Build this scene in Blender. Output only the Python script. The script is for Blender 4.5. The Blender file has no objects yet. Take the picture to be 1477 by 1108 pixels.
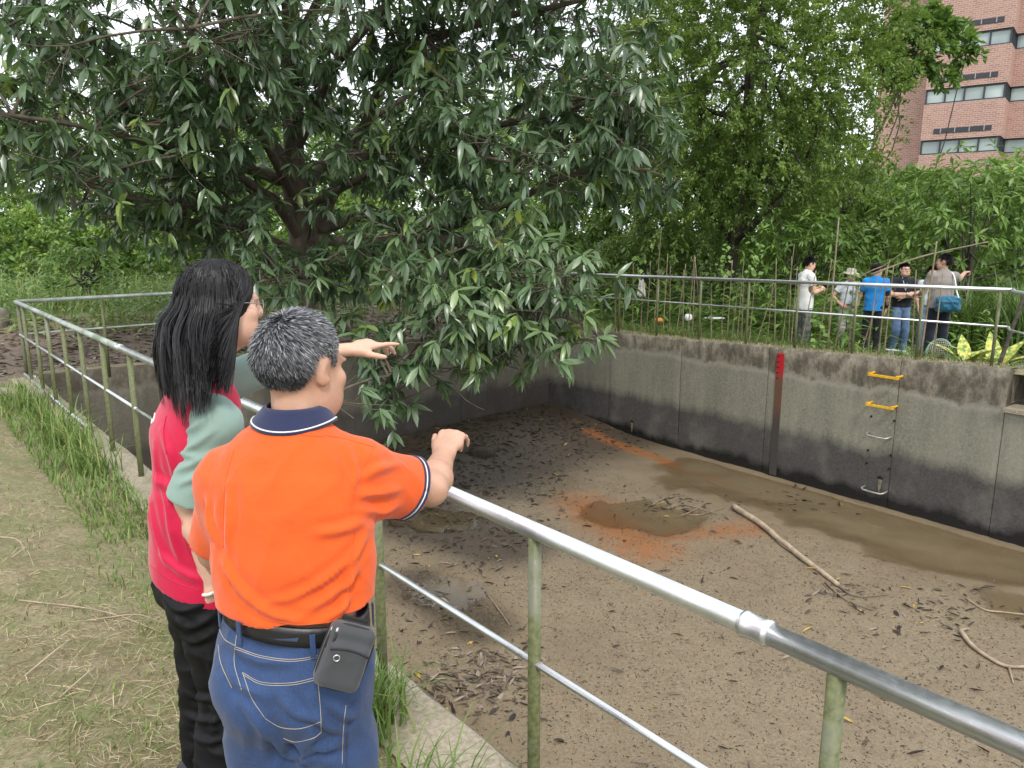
import bpy, math, random
import numpy as np
from mathutils import Vector, Matrix, noise as mnoise
from mathutils.bvhtree import BVHTree
from mathutils.geometry import delaunay_2d_cdt

# ------------------------------------------------------------------ camera, sky, sun, exposure
SC = bpy.context.scene
COL = SC.collection
F_PX, CAM_H = 1090.0, 1.78
PITCH = math.atan(219 / F_PX)
cam = bpy.data.cameras.new('camera'); cam.sensor_fit = 'HORIZONTAL'; cam.sensor_width = 36.0
cam.lens = 36.0 * F_PX / 1477.0; cam.clip_start = 0.05; cam.clip_end = 1500
camo = bpy.data.objects.new('camera', cam); COL.objects.link(camo)
camo.location = (0, 0, CAM_H); camo.rotation_euler = (math.pi / 2 - PITCH, 0, 0)
SC.camera = camo

SUN_ELEV, SUN_AZ = math.radians(50), math.radians(168)      # azimuth: clockwise from +Y (camera forward)
world = bpy.data.worlds.new('World'); SC.world = world; world.use_nodes = True
wn, wl = world.node_tree.nodes, world.node_tree.links
wn.clear()
w_out = wn.new('ShaderNodeOutputWorld'); w_bg = wn.new('ShaderNodeBackground')
w_sky = wn.new('ShaderNodeTexSky'); w_sky.sky_type = 'NISHITA'; w_sky.sun_disc = False
w_sky.sun_elevation = SUN_ELEV; w_sky.sun_rotation = SUN_AZ; w_sky.dust_density = 3.0
w_tc = wn.new('ShaderNodeTexCoord'); w_nz = wn.new('ShaderNodeTexNoise'); w_nz.inputs['Scale'].default_value = 2.2
w_nz.inputs['Detail'].default_value = 5
w_rm = wn.new('ShaderNodeMapRange'); w_rm.inputs['From Min'].default_value = .3; w_rm.inputs['From Max'].default_value = .6
w_rm.inputs['To Min'].default_value = .72; w_rm.inputs['To Max'].default_value = .96
w_mx = wn.new('ShaderNodeMix'); w_mx.data_type = 'RGBA'
w_mx.inputs['B'].default_value = (11.5, 12.0, 12.6, 1)      # bright even cloud, in the sky texture's own units
w_bg.inputs['Strength'].default_value = 0.1
wl.new(w_tc.outputs['Generated'], w_nz.inputs['Vector']); wl.new(w_nz.outputs['Fac'], w_rm.inputs['Value'])
wl.new(w_rm.outputs['Result'], w_mx.inputs['Factor']); wl.new(w_sky.outputs['Color'], w_mx.inputs['A'])
wl.new(w_mx.outputs['Result'], w_bg.inputs['Color']); wl.new(w_bg.outputs['Background'], w_out.inputs['Surface'])

sun = bpy.data.lights.new('sun', 'SUN'); sun.energy = 1.5; sun.angle = math.radians(12); sun.color = (1.0, .95, .87)
suno = bpy.data.objects.new('sun', sun); COL.objects.link(suno)
_sd = Vector((math.sin(SUN_AZ) * math.cos(SUN_ELEV), math.cos(SUN_AZ) * math.cos(SUN_ELEV), math.sin(SUN_ELEV)))
suno.rotation_euler = (-_sd).to_track_quat('-Z', 'Y').to_euler(); suno.location = (0, -5, 30)
SC.view_settings.view_transform = 'Standard'; SC.view_settings.look = 'None'
SC.view_settings.exposure = 0.66; SC.view_settings.gamma = 1.0; SC.view_settings.use_curve_mapping = False
SC.cycles.max_bounces = 6; SC.cycles.diffuse_bounces = 3; SC.cycles.glossy_bounces = 3
SC.cycles.transparent_max_bounces = 8; SC.cycles.use_denoising = True

# ------------------------------------------------------------------ helpers
_c, _s = math.cos(PITCH), math.sin(PITCH)
CAMP = np.array([0, 0, CAM_H])
def ray(x, y):
    a = x - 738.5; b = 554 - y
    return np.array([a, F_PX * _c + b * _s, -F_PX * _s + b * _c])
def pz(x, y, z):
    r = ray(x, y); return CAMP + r * ((z - CAM_H) / r[2])
def pY(x, y, Y):
    r = ray(x, y); return CAMP + r * (Y / r[1])
def px(P):
    P = np.asarray(P, float) - CAMP
    f = P[..., 1] * _c - P[..., 2] * _s; u = P[..., 1] * _s + P[..., 2] * _c
    f = np.where(np.abs(f) < 1e-6, 1e-6, f)
    return 738.5 + F_PX * P[..., 0] / f, 554 - F_PX * u / f, f
rng = np.random.default_rng(7); random.seed(7)
def unit(v):
    v = np.asarray(v, float); return v / (np.linalg.norm(v, axis=-1, keepdims=True) + 1e-12)

def tag(o, label=None, cat=None, group=None, kind=None):
    if label: o['label'] = label
    if cat: o['category'] = cat
    if group: o['group'] = group
    if kind: o['kind'] = kind
    return o
def empty(name, loc, label, cat, group=None):
    o = bpy.data.objects.new(name, None); COL.objects.link(o); o.location = loc; o.empty_display_size = .1
    return tag(o, label, cat, group)
def link(name, me, parent=None):
    o = bpy.data.objects.new(name, me); COL.objects.link(o)
    if parent:
        o.parent = parent; o.matrix_parent_inverse = parent.matrix_basis.inverted() if parent.parent is None else (parent.parent.matrix_basis @ parent.matrix_parent_inverse @ parent.matrix_basis).inverted()
    return o
def mesh_np(name, V, Fs, mats, smooth=True, midx=None, attrs=None):
    """Fs: array (n,3|4) or list of arrays"""
    me = bpy.data.meshes.new(name)
    V = np.ascontiguousarray(V, np.float32)
    if not isinstance(Fs, (list, tuple)): Fs = [Fs]
    Fs = [np.asarray(f, np.int32) for f in (Fs if isinstance(Fs[0], np.ndarray) or np.ndim(Fs[0]) == 2 else [Fs]) if len(f)]
    me.vertices.add(len(V)); me.vertices.foreach_set('co', V.ravel())
    nl = sum(f.size for f in Fs); npoly = sum(len(f) for f in Fs)
    me.loops.add(nl); me.loops.foreach_set('vertex_index', np.concatenate([f.ravel() for f in Fs]).astype(np.int32))
    sizes = np.concatenate([np.full(len(f), f.shape[1], np.int32) for f in Fs])
    me.polygons.add(npoly); me.polygons.foreach_set('loop_start', (np.cumsum(sizes) - sizes).astype(np.int32))
    me.update(calc_edges=True)
    me.polygons.foreach_set('use_smooth', np.full(npoly, smooth))
    if midx is not None: me.polygons.foreach_set('material_index', np.asarray(midx, np.int32))
    if not isinstance(mats, (list, tuple)): mats = [mats]
    for m in mats: me.materials.append(m)
    for k, arr in (attrs or {}).items():
        arr = np.asarray(arr, np.float32)
        if arr.ndim == 1:
            a = me.attributes.new(k, 'FLOAT', 'POINT'); a.data.foreach_set('value', arr)
        else:
            a = me.attributes.new(k, 'FLOAT_VECTOR', 'POINT'); a.data.foreach_set('vector', np.ascontiguousarray(arr).ravel())
    me.validate()
    return me

class MB:
    """collects shapes for one mesh"""
    def __init__(self): self.V = []; self.Q = []; self.T = []; self.n = 0
    def add(self, V, Q=None, T=None):
        V = np.asarray(V, float).reshape(-1, 3)
        if Q is not None and len(Q): self.Q.append(np.asarray(Q) + self.n)
        if T is not None and len(T): self.T.append(np.asarray(T) + self.n)
        self.V.append(V); self.n += len(V); return self
    def box(self, c, size, ax=None):
        c = np.asarray(c, float); h = np.asarray(size, float) / 2
        ax = np.eye(3) if ax is None else np.asarray(ax, float)
        sg = np.array([[i, j, k] for k in (-1, 1) for j in (-1, 1) for i in (-1, 1)], float)
        V = c + (sg * h) @ ax
        return self.add(V, [[0, 2, 3, 1], [4, 5, 7, 6], [0, 1, 5, 4], [2, 6, 7, 3], [0, 4, 6, 2], [1, 3, 7, 5]])
    def tube(self, pts, r, n=8, cap=True):
        V, Q, T = tube(pts, r, n, cap); return self.add(V, Q, T)
    def mesh(self, name, mat, smooth=True, attrs=None):
        Fs = []
        if self.Q: Fs.append(np.concatenate(self.Q))
        if self.T: Fs.append(np.concatenate(self.T))
        return mesh_np(name, np.concatenate(self.V), Fs, mat, smooth, attrs=attrs)
    def build(self, name, mat, parent=None, smooth=True, attrs=None):
        return link(name, self.mesh(name, mat, smooth, attrs), parent)

def tube(pts, r, n=8, cap=True):
    P = np.asarray(pts, float); m = len(P)
    r = np.full(m, r, float) if np.isscalar(r) else np.asarray(r, float)
    t = np.zeros_like(P); t[1:-1] = P[2:] - P[:-2]; t[0] = P[1] - P[0]; t[-1] = P[-1] - P[-2]
    t = unit(t)
    u = np.cross(t[0], [0, 0, 1.]); u = np.cross(t[0], [1., 0, 0]) if np.linalg.norm(u) < 1e-3 else u
    u = unit(u); V = []
    ang = np.linspace(0, 2 * math.pi, n, endpoint=False)
    for i in range(m):
        u = u - t[i] * (u @ t[i]); u = unit(u); w = np.cross(t[i], u)
        V.append(P[i] + r[i] * (np.cos(ang)[:, None] * u + np.sin(ang)[:, None] * w))
    V = np.concatenate(V); Q = []; T = []
    for i in range(m - 1):
        for k in range(n):
            a, b = i * n + k, i * n + (k + 1) % n
            Q.append((a, b, b + n, a + n))
    if cap:
        V = np.concatenate([V, P[:1], P[-1:]]); c0 = m * n
        for k in range(n):
            T.append((c0, (k + 1) % n, k)); T.append((c0 + 1, (m - 1) * n + k, (m - 1) * n + (k + 1) % n))
    return V, Q, T
def smooth_path(pts, n):
    """Catmull-Rom through pts"""
    P = np.asarray(pts, float); P = np.vstack([2 * P[0] - P[1], P, 2 * P[-1] - P[-2]])
    out = []; m = len(P) - 3
    for t in np.linspace(0, m - 1e-6, n):
        i = int(t); u = t - i; a, b, c, d = P[i:i + 4]
        out.append(.5 * (2 * b + (c - a) * u + (2 * a - 5 * b + 4 * c - d) * u * u + (3 * b - a - 3 * c + d) * u ** 3))
    return np.array(out)

# ------------------------------------------------------------------ materials
class NT:
    def __init__(self, name):
        self.m = bpy.data.materials.new(name); self.m.use_nodes = True
        self.t = self.m.node_tree; self.n = self.t.nodes; self.l = self.t.links
        self.b = self.n['Principled BSDF']; self.out = self.n['Material Output']
        self._co = None
    def node(self, typ, **kw):
        nd = self.n.new(typ)
        for k, v in kw.items():
            if k in nd.inputs: nd.inputs[k].default_value = v
            else: setattr(nd, k, v)
        return nd
    def co(self, kind='Object'):
        if self._co is None: self._co = self.n.new('ShaderNodeTexCoord')
        return self._co.outputs[kind]
    def pos(self): return self.node('ShaderNodeNewGeometry').outputs['Position']
    def noise(self, scale, detail=4, rough=.55, vec=None, stretch=None, dist=0):
        nd = self.node('ShaderNodeTexNoise'); nd.inputs['Scale'].default_value = scale
        nd.inputs['Detail'].default_value = detail; nd.inputs['Roughness'].default_value = rough; nd.inputs['Distortion'].default_value = dist
        v = vec or self.co()
        if stretch is not None:
            mp = self.node('ShaderNodeMapping'); mp.inputs['Scale'].default_value = stretch
            self.l.new(v, mp.inputs['Vector']); v = mp.outputs['Vector']
        self.l.new(v, nd.inputs['Vector']); return nd.outputs['Fac']
    def ramp(self, fac, stops, interp='LINEAR'):
        nd = self.node('ShaderNodeValToRGB'); cr = nd.color_ramp; cr.interpolation = interp
        while len(cr.elements) < len(stops): cr.elements.new(.5)
        for e, (p, c) in zip(cr.elements, stops):
            e.position = p; e.color = (*c, 1) if len(c) == 3 else c
        self.l.new(fac, nd.inputs['Fac']); return nd.outputs['Color']
    def rng(self, fac, a, b, c=0., d=1., clamp=True):
        nd = self.node('ShaderNodeMapRange'); nd.clamp = clamp
        for k, v in zip(('From Min', 'From Max', 'To Min', 'To Max'), (a, b, c, d)): nd.inputs[k].default_value = v
        self.l.new(fac, nd.inputs['Value']); return nd.outputs['Result']
    def mix(self, fac, a, b, mode='MIX'):
        nd = self.node('ShaderNodeMix'); nd.data_type = 'RGBA'; nd.blend_type = mode
        for k, v in (('Factor', fac), ('A', a), ('B', b)):
            i = [s for s in nd.inputs if s.name == k and s.enabled][0]
            if hasattr(v, 'is_output'): self.l.new(v, i)
            else: i.default_value = v if k == 'Factor' else ((*v, 1) if len(v) == 3 else v)
        return [o for o in nd.outputs if o.enabled][0]
    def math(self, op, a, b=0.):
        nd = self.node('ShaderNodeMath'); nd.operation = op
        for i, v in enumerate((a, b)):
            if hasattr(v, 'is_output'): self.l.new(v, nd.inputs[i])
            else: nd.inputs[i].default_value = v
        return nd.outputs[0]
    def sep(self, vec):
        nd = self.node('ShaderNodeSeparateXYZ'); self.l.new(vec, nd.inputs[0]); return nd.outputs
    def attr(self, name, out='Fac'):
        nd = self.node('ShaderNodeAttribute'); nd.attribute_name = name; return nd.outputs[out]
    def set(self, key, v):
        i = self.b.inputs[key]
        if hasattr(v, 'is_output'): self.l.new(v, i)
        else: i.default_value = (*v, 1) if isinstance(v, tuple) and len(v) == 3 else v
        return self
    def bump(self, h, strength=.3, dist=.01):
        nd = self.node('ShaderNodeBump'); nd.inputs['Strength'].default_value = strength; nd.inputs['Distance'].default_value = dist
        self.l.new(h, nd.inputs['Height']); self.l.new(nd.outputs['Normal'], self.b.inputs['Normal']); return self

def plain(name, col, rough=.6, metal=0., var=.18, scale=20, bump=0., bscale=80, spec=.5, bdist=.004):
    t = NT(name); n = t.noise(scale, 4)
    a = tuple(max(0, c * (1 - var)) for c in col); b = tuple(min(1, c * (1 + var)) for c in col)
    t.set('Base Color', t.ramp(n, [(.3, a), (.7, b)])).set('Roughness', rough).set('Metallic', metal).set('Specular IOR Level', spec)
    if bump: t.bump(t.noise(bscale, 4), bump, bdist)
    return t.m
def leafmat(name, stops, rough=.42, trans=.25, tcol=(.18, .32, .05), spec=.5):
    """stops: colour ramp over the per-leaf 'tint' attribute"""
    t = NT(name); tint = t.attr('tint')
    c = t.ramp(tint, stops); t.set('Base Color', c).set('Roughness', rough).set('Specular IOR Level', spec)
    tr = t.node('ShaderNodeBsdfTranslucent'); t.l.new(t.mix(.5, c, tcol), tr.inputs['Color'])
    mx = t.node('ShaderNodeMixShader'); mx.inputs['Fac'].default_value = trans
    t.l.new(t.b.outputs[0], mx.inputs[1]); t.l.new(tr.outputs[0], mx.inputs[2]); t.l.new(mx.outputs[0], t.out.inputs['Surface'])
    return t.m

M = {}
# galvanised rail: bright on top, algae where old
t = NT('galvanised_steel'); n = t.noise(9, 5); n2 = t.noise(140, 3)
n2 = t.noise(55, 3)
t.set('Base Color', t.ramp(n, [(.3, (.52, .53, .54)), (.7, (.68, .69, .70))])).set('Metallic', .9).set('Roughness', t.rng(n2, .3, .7, .27, .38))
t.bump(n2, .02, .002); M['galv'] = t.m
t = NT('old_galvanised_steel'); n = t.noise(6, 6, .7); n2 = t.noise(60, 4)
al = t.rng(t.noise(3.0, 5, .7), .26, .48)
t.set('Base Color', t.mix(al, t.ramp(n, [(.3, (.21, .215, .175)), (.7, (.36, .365, .31))]), t.ramp(n2, [(.3, (.07, .082, .03)), (.7, (.165, .175, .075))])))
t.set('Metallic', t.rng(al, 0, 1, .6, .0)).set('Roughness', t.rng(n2, .3, .7, .45, .75)).bump(n2, .25, .003); M['algae'] = t.m
t = NT('weathered_rail'); n = t.noise(5, 6, .7); n2 = t.noise(70, 4)
al = t.rng(t.noise(2.4, 5, .7), .38, .62)
t.set('Base Color', t.mix(al, t.ramp(n, [(.3, (.36, .38, .36)), (.7, (.58, .60, .58))]), t.ramp(n2, [(.3, (.10, .14, .09)), (.7, (.22, .27, .19))])))
t.set('Metallic', t.rng(al, 0, 1, .7, .1)).set('Roughness', .5).bump(n2, .2, .003); M['railold'] = t.m

# basin concrete
def concrete(name, stain_shade=0.):
    t = NT(name); p = t.pos(); z = t.sep(p)[2]
    n = t.noise(1.6, 6, .65, p); nf = t.noise(26, 5, .7, p); nv = t.noise(2.2, 5, .6, p, (1, 1, .18)); sp = t.noise(75, 3, .7, p)
    zz = t.math('ADD', z, t.rng(nv, .2, .8, -.10, .10))
    mid = t.ramp(nf, [(.25, (.145, .14, .105)), (.55, (.245, .238, .183)), (.8, (.35, .335, .265))])
    mid = t.mix(t.rng(nv, .4, .7, 0, .45), mid, (.40, .375, .30)); mid = t.mix(t.rng(t.noise(3.5, 6, .7, p, (1, 1, .3)), .5, .75, 0, .55), mid, (.15, .15, .115))
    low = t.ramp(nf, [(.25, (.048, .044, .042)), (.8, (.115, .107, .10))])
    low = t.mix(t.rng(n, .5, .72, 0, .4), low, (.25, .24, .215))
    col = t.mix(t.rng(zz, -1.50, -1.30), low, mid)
    top = t.ramp(t.noise(5, 7, .75, p, (1, 1, .6)), [(.32, (.035, .03, .022)), (.47, (.12, .10, .072)), (.60, (.28, .25, .195)), (.74, (.42, .385, .32))])
    zt = t.math('ADD', zz, t.rng(t.noise(7, 5, .7, p), .3, .7, -.09, .09)); col = t.mix(t.rng(zt, -.49, -.43, 0, .85), col, top)
    wet = t.rng(t.math('ADD', zz, t.rng(n, .3, .7, -.06, .06)), -2.12, -1.98)
    col = t.mix(wet, (.012, .012, .012), col)
    line = t.math('MULTIPLY', t.rng(zz, -.58, -.50), t.rng(zz, -.44, -.52))
    col = t.mix(t.math('MULTIPLY', line, .5), col, (.42, .39, .32))
    if stain_shade: col = t.mix(t.rng(t.noise(1.4, 6, .7, p, (1, 1, .5)), .25, .6, stain_shade * .5, stain_shade), col, (.05, .038, .028))  # brown staining plus the mango's shade, painted into the base colour
    t.set('Base Color', col).set('Roughness', t.rng(wet, 0, 1, .25, .9)).bump(t.math('ADD', nf, sp), .5, .012)
    return t.m
M['conc'] = concrete('basin_concrete'); M['concshade'] = concrete('shaded_stained_concrete', .7)  # second copy is for the end wall, tree shade mixed into its colour
t = NT('kerb_concrete'); nf = t.noise(40, 6, .75); n = t.noise(3, 5)
c = t.ramp(nf, [(.25, (.16, .13, .09)), (.5, (.34, .29, .21)), (.75, (.50, .45, .36))])
t.set('Base Color', t.mix(t.rng(n, .5, .7, 0, .6), c, (.16, .15, .08))).set('Roughness', .95).bump(nf, .7, .012); M['kerb'] = t.m
t = NT('mossy_coping'); nf = t.noise(18, 6, .75); n = t.noise(4, 5)
c = t.ramp(nf, [(.3, (.09, .075, .05)), (.55, (.24, .20, .14)), (.78, (.38, .34, .26))])
t.set('Base Color', t.mix(t.rng(n, .45, .6, 0, .8), c, (.10, .13, .04))).set('Roughness', .95).bump(nf, .7, .02); M['coping'] = t.m

# mud
t = NT('wet_mud'); p = t.pos(); zn = t.attr('zone', 'Vector'); zr = t.sep(zn)       # x: rust, y: wet, z: leaf mould
n = t.noise(.9, 6, .6, p); nf = t.noise(30, 6, .75, p); sp = t.noise(120, 2, .6, p)
c = t.ramp(nf, [(.25, (.13, .096, .058)), (.55, (.245, .19, .122)), (.8, (.32, .257, .175))])
c = t.mix(t.rng(n, .45, .65, 0, .45), c, (.17, .125, .08))
c = t.mix(t.rng(sp, .57, .66, 0, .75), c, (.045, .034, .024)); c = t.mix(t.rng(t.noise(5, 6, .75, p), .5, .72, 0, .5), c, (.11, .078, .045))
c = t.mix(t.rng(t.math('ADD', zr[1], t.rng(nf, .3, .7, -.25, .25)), .1, 1.0, 0, .5), c, (.15, .11, .062))
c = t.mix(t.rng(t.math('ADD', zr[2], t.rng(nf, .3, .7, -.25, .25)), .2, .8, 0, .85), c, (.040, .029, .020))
c = t.mix(t.rng(t.math('ADD', zr[0], t.rng(t.noise(9, 5, .7, p), .3, .7, -.45, .45)), .2, 1.1, 0, .85), c, (.28, .10, .026))
t.set('Base Color', c).set('Roughness', t.rng(zr[1], 0, .8, .5, .2)).bump(t.math('ADD', nf, t.math('MULTIPLY', sp, .4)), .5, .012)
M['mud'] = t.m
t = NT('murky_water'); n = t.noise(7, 3, .5, t.pos())
gl = t.node('ShaderNodeBsdfGlossy'); gl.inputs['Roughness'].default_value = .06
tr = t.node('ShaderNodeBsdfTransparent'); t.l.new(t.mix(t.rng(t.attr('depth'), 0, .03), (1., 1., 1.), (.86, .79, .64)), tr.inputs['Color'])
df = t.node('ShaderNodeBsdfDiffuse'); df.inputs['Color'].default_value = (.26, .205, .125, 1)
m1 = t.node('ShaderNodeMixShader'); dep = t.rng(t.attr('depth'), 0, .05, 0, .55); t.l.new(dep, m1.inputs[0])
m2 = t.node('ShaderNodeMixShader'); fr = t.node('ShaderNodeFresnel'); fr.inputs['IOR'].default_value = 1.33
bp = t.node('ShaderNodeBump'); bp.inputs['Strength'].default_value = .04; bp.inputs['Distance'].default_value = .02; t.l.new(n, bp.inputs['Height'])
t.l.new(bp.outputs[0], gl.inputs['Normal']); t.l.new(bp.outputs[0], fr.inputs['Normal'])
t.l.new(tr.outputs[0], m1.inputs[1]); t.l.new(df.outputs[0], m1.inputs[2]); t.l.new(t.math('MULTIPLY', fr.outputs[0], t.rng(t.attr('depth'), 0, .006, 0, 1.)), m2.inputs[0])
t.l.new(m1.outputs[0], m2.inputs[1]); t.l.new(gl.outputs[0], m2.inputs[2]); t.l.new(m2.outputs[0], t.out.inputs['Surface'])
t.n.remove(t.b); M['water'] = t.m

# ground: x dry mown grass, y leaf litter, z green growth
t = NT('field_ground'); p = t.pos(); zr = t.sep(t.attr('zone', 'Vector'))
n = t.noise(1.1, 6, .65, p); nf = t.noise(45, 6, .8, p); ng = t.noise(2.7, 6, .7, p)
dry = t.ramp(nf, [(.25, (.11, .085, .042)), (.5, (.28, .23, .135)), (.75, (.44, .375, .25))])
dry = t.mix(t.rng(ng, .42, .62, 0, .75), dry, (.16, .185, .065))
dry = t.mix(t.rng(n, .52, .70, 0, .5), dry, (.20, .145, .085))
lit = t.ramp(t.noise(22, 6, .8, p), [(.28, (.06, .044, .032)), (.5, (.17, .125, .09)), (.74, (.32, .25, .19))])
grn = t.ramp(nf, [(.25, (.03, .05, .012)), (.75, (.11, .17, .04))])
c = t.mix(t.rng(t.math('ADD', zr[1], t.rng(n, .3, .7, -.2, .2)), .35, .65), dry, lit)
c = t.mix(t.rng(t.math('ADD', zr[2], t.rng(n, .3, .7, -.25, .25)), .35, .65), c, grn)
t.set('Base Color', c).set('Roughness', .95).bump(nf, .8, .02); M['ground'] = t.m

t = NT('mango_bark'); n = t.noise(6, 6, .7, None, (1, 1, .35)); nf = t.noise(40, 5, .7)
t.set('Base Color', t.mix(t.rng(nf, .4, .8, 0, .5), t.ramp(n, [(.3, (.05, .038, .028)), (.7, (.17, .135, .105))]), (.10, .095, .07))).set('Roughness', .95).bump(nf, .6, .015); M['bark'] = t.m
M['bark2'] = plain('dark_bark', (.055, .045, .035), .95, var=.4, bump=.5, bdist=.01)
M['bamboo'] = plain('dry_bamboo', (.21, .17, .105), .7, var=.4, scale=8, bump=.2)
M['deadwood'] = plain('dead_branch', (.36, .28, .20), .85, var=.3, scale=9, bump=.4)
M['twig'] = plain('grey_twig', (.22, .165, .115), .9, var=.35)
M['mango'] = leafmat('mango_leaf', [(0, (.055, .10, .044)), (.45, (.108, .182, .084)), (.80, (.18, .265, .125)), (.92, (.19, .30, .07)), (1, (.28, .33, .06))], .33, .28, (.14, .25, .04), .95)
M['small'] = leafmat('small_leaf', [(0, (.045, .080, .020)), (.5, (.105, .175, .038)), (.85, (.17, .26, .055)), (1, (.24, .34, .07))], .5, .36, (.30, .42, .05))
M['bright'] = leafmat('bright_leaf', [(0, (.052, .105, .022)), (.5, (.125, .22, .045)), (.85, (.205, .325, .07)), (1, (.29, .39, .085))], .45, .3, (.25, .38, .06))
M['grass'] = leafmat('grass_blade', [(0, (.045, .085, .018)), (.5, (.105, .18, .038)), (.85, (.185, .28, .062)), (1, (.33, .30, .12))], .5, .28, (.2, .3, .05))
M['straw'] = leafmat('dry_straw', [(0, (.13, .098, .045)), (.5, (.31, .25, .135)), (.8, (.52, .45, .29)), (.86, (.15, .20, .055)), (1, (.20, .25, .075))], .8, .1, (.4, .33, .18), .2)
M['litter'] = leafmat('fallen_leaf', [(0, (.016, .012, .010)), (.45, (.055, .040, .030)), (.75, (.15, .115, .085)), (.93, (.29, .24, .19)), (.97, (.45, .30, .05)), (1, (.5, .38, .08))], .55, .05, (.2, .12, .05), .4)
M['debris'] = leafmat('mud_debris', [(0, (.02, .015, .011)), (.7, (.06, .044, .03)), (1, (.20, .155, .11))], .7, 0., (.1, .08, .05), .3)
t = NT('variegated_leaf'); n = t.noise(14, 4, .6)
t.set('Base Color', t.mix(t.rng(n, .42, .58), (.10, .20, .03), (.55, .52, .10))).set('Roughness', .4); M['varieg'] = t.m
# ------------------------------------------------------------------ plan of the basin
O2 = np.array([-.562, 2.979]); DN = np.array([-.6473, .7622]); NN = np.array([.7622, .6473])   # near railing line, its direction, basin side
PB = np.array([.8, 16.7]); DC = unit(np.array([6.31, 9.66]) - PB); NC = np.array([-DC[1], DC[0]]) * 1.0   # far wall; NC points out of the basin
if NC @ np.array([1, 1]) < 0: NC = -NC
PA = O2 + DN * 9.42; DA = unit(PB - PA); NA = np.array([-DA[1], DA[0]])                          # end wall A-B; NA points out
KERB = .13
A_in = PA + NN * KERB + DA * .02
N0_in = O2 - DN * 7 + NN * KERB
C_in = PB + DC * 14
BASIN = [N0_in, C_in, PB, A_in]
def s_bc(P): return (np.asarray(P)[..., :2] - PB) @ DC
def z_bc(s): return -.28 + .037 * np.clip(s, -1, 12)
def z_ab(u): return -.15 - .012 * u
def sstep(x): x = np.clip(x, 0, 1); return x * x * (3 - 2 * x)
def out_d(P):
    P = np.asarray(P, float)[..., :2]
    return -(P - (O2 + NN * KERB)) @ NN, (P - A_in) @ NA, (P - PB) @ NC
def fbm2(P, sc, oct=3):
    P = np.asarray(P, float); v = np.zeros(P.shape[:-1]); a = 1.
    x, y = P[..., 0] * sc, P[..., 1] * sc
    for k in range(oct):
        v += a * (np.sin(1.7 * x + 2.3 * np.sin(.9 * y + k * 1.3) + k) * np.sin(1.9 * y + 2.1 * np.sin(.8 * x + 2.1 * k) + 2 * k))
        x, y = x * 1.9 + .7 * y, y * 2.1 - .6 * x; a *= .5
    return v / 1.7
def z_ground(P):
    P = np.asarray(P, float); dn, da, dc = out_d(P)
    w = np.stack([np.exp(3 * np.clip(v, -4, 4)) for v in (dn, da, dc)])
    zn = -.175 + .275 * sstep((dn - .25) / 1.1)
    u = (P[..., :2] - PA) @ DA
    za = z_ab(np.clip(u, 0, 10)) - .03 + .45 * sstep((da - .2) / 6)
    zc = z_bc(s_bc(P)) - .03; zc = zc + (-.36 - zc) * sstep((dc - .3) / 1.4) + .3 * sstep((dc - 5) / 10)
    z = (w[0] * zn + w[1] * za + w[2] * zc) / w.sum(0)
    far = np.maximum.reduce([dn, da, dc])
    return z + .02 * fbm2(P, 2.2) * sstep((far - .4) / .6) + .012 * fbm2(P, 6.) * sstep((far - .5) / .5)

zg = lambda x, y: float(z_ground(np.array([[x, y]]))[0])
def gp(x, y): return (x, y, zg(x, y))
# ground sheet
hole = [N0_in - NN * .2 - DN * .6, C_in + NC * .2 + DC * .5, PB + NC * .12 + NA * .12, A_in - NN * .12 + NA * .12]
pts = [Vector(h) for h in hole]; edges = [(i, (i + 1) % 4) for i in range(4)]
for r0, r1, st in ((0, 16, .33), (16, 40, 1.3), (40, 120, 6), (120, 700, 60)):
    g = np.arange(-r1, r1 + st, st); X, Y = np.meshgrid(g, g + (6 if r1 < 100 else 0)); Q = np.stack([X, Y], -1).reshape(-1, 2)
    Q = Q + rng.uniform(-.3, .3, Q.shape) * st
    rr = np.linalg.norm(Q - [0, 6], axis=1); Q = Q[(rr >= r0) & (rr < r1)]
    dn, da, dc = out_d(Q); dmax = np.maximum.reduce([dn, da, dc]); Q = Q[(dmax > .3) | (Q @ np.array([.76, .647]) < -1)]
    pts += [Vector(q) for q in Q]
vo, eo, fo, *_ = delaunay_2d_cdt(pts, edges, [], 0, 1e-5)
V2 = np.array([(v.x, v.y) for v in vo]); T = np.array([f for f in fo if len(f) == 3])
cen = V2[T].mean(1); hp = np.array(hole); inside = np.ones(len(cen), bool)
for i in range(4):
    a, b = hp[i], hp[(i + 1) % 4]; e = b - a
    inside &= (e[0] * (cen[:, 1] - a[1]) - e[1] * (cen[:, 0] - a[0])) > 0
T = T[~inside]
V3 = np.column_stack([V2, z_ground(V2)])
dn, da, dc = out_d(V2)
left = sstep((-V2[:, 0] - 7.6) / 1.5)
zlit = np.maximum(sstep((da + .3) / .4) * sstep((4.2 - da) / 1.6), 0) * sstep((3.0 - dc) / 2.)
zlit = np.maximum(zlit, sstep((V2[:, 1] - 9.0) / 1.5) * sstep((13.5 - V2[:, 1]) / 2) * (V2[:, 0] < -5))
zgrn = np.maximum(sstep((da - 4) / 1.5), sstep((dc - .8) / 1.)); zgrn = np.maximum(zgrn, sstep((np.linalg.norm(V2, axis=1) - 24) / 4))
flip = np.cross(V3[T[:, 1]] - V3[T[:, 0]], V3[T[:, 2]] - V3[T[:, 0]])[:, 2] < 0
T[flip] = T[flip][:, ::-1]
ground = link('ground', mesh_np('ground', V3, T, M['ground'], attrs={'zone': np.column_stack([np.ones(len(V2)), zlit, zgrn])}))
tag(ground, 'mown dry grass ground around the concrete basin', 'ground', kind='structure')

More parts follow.
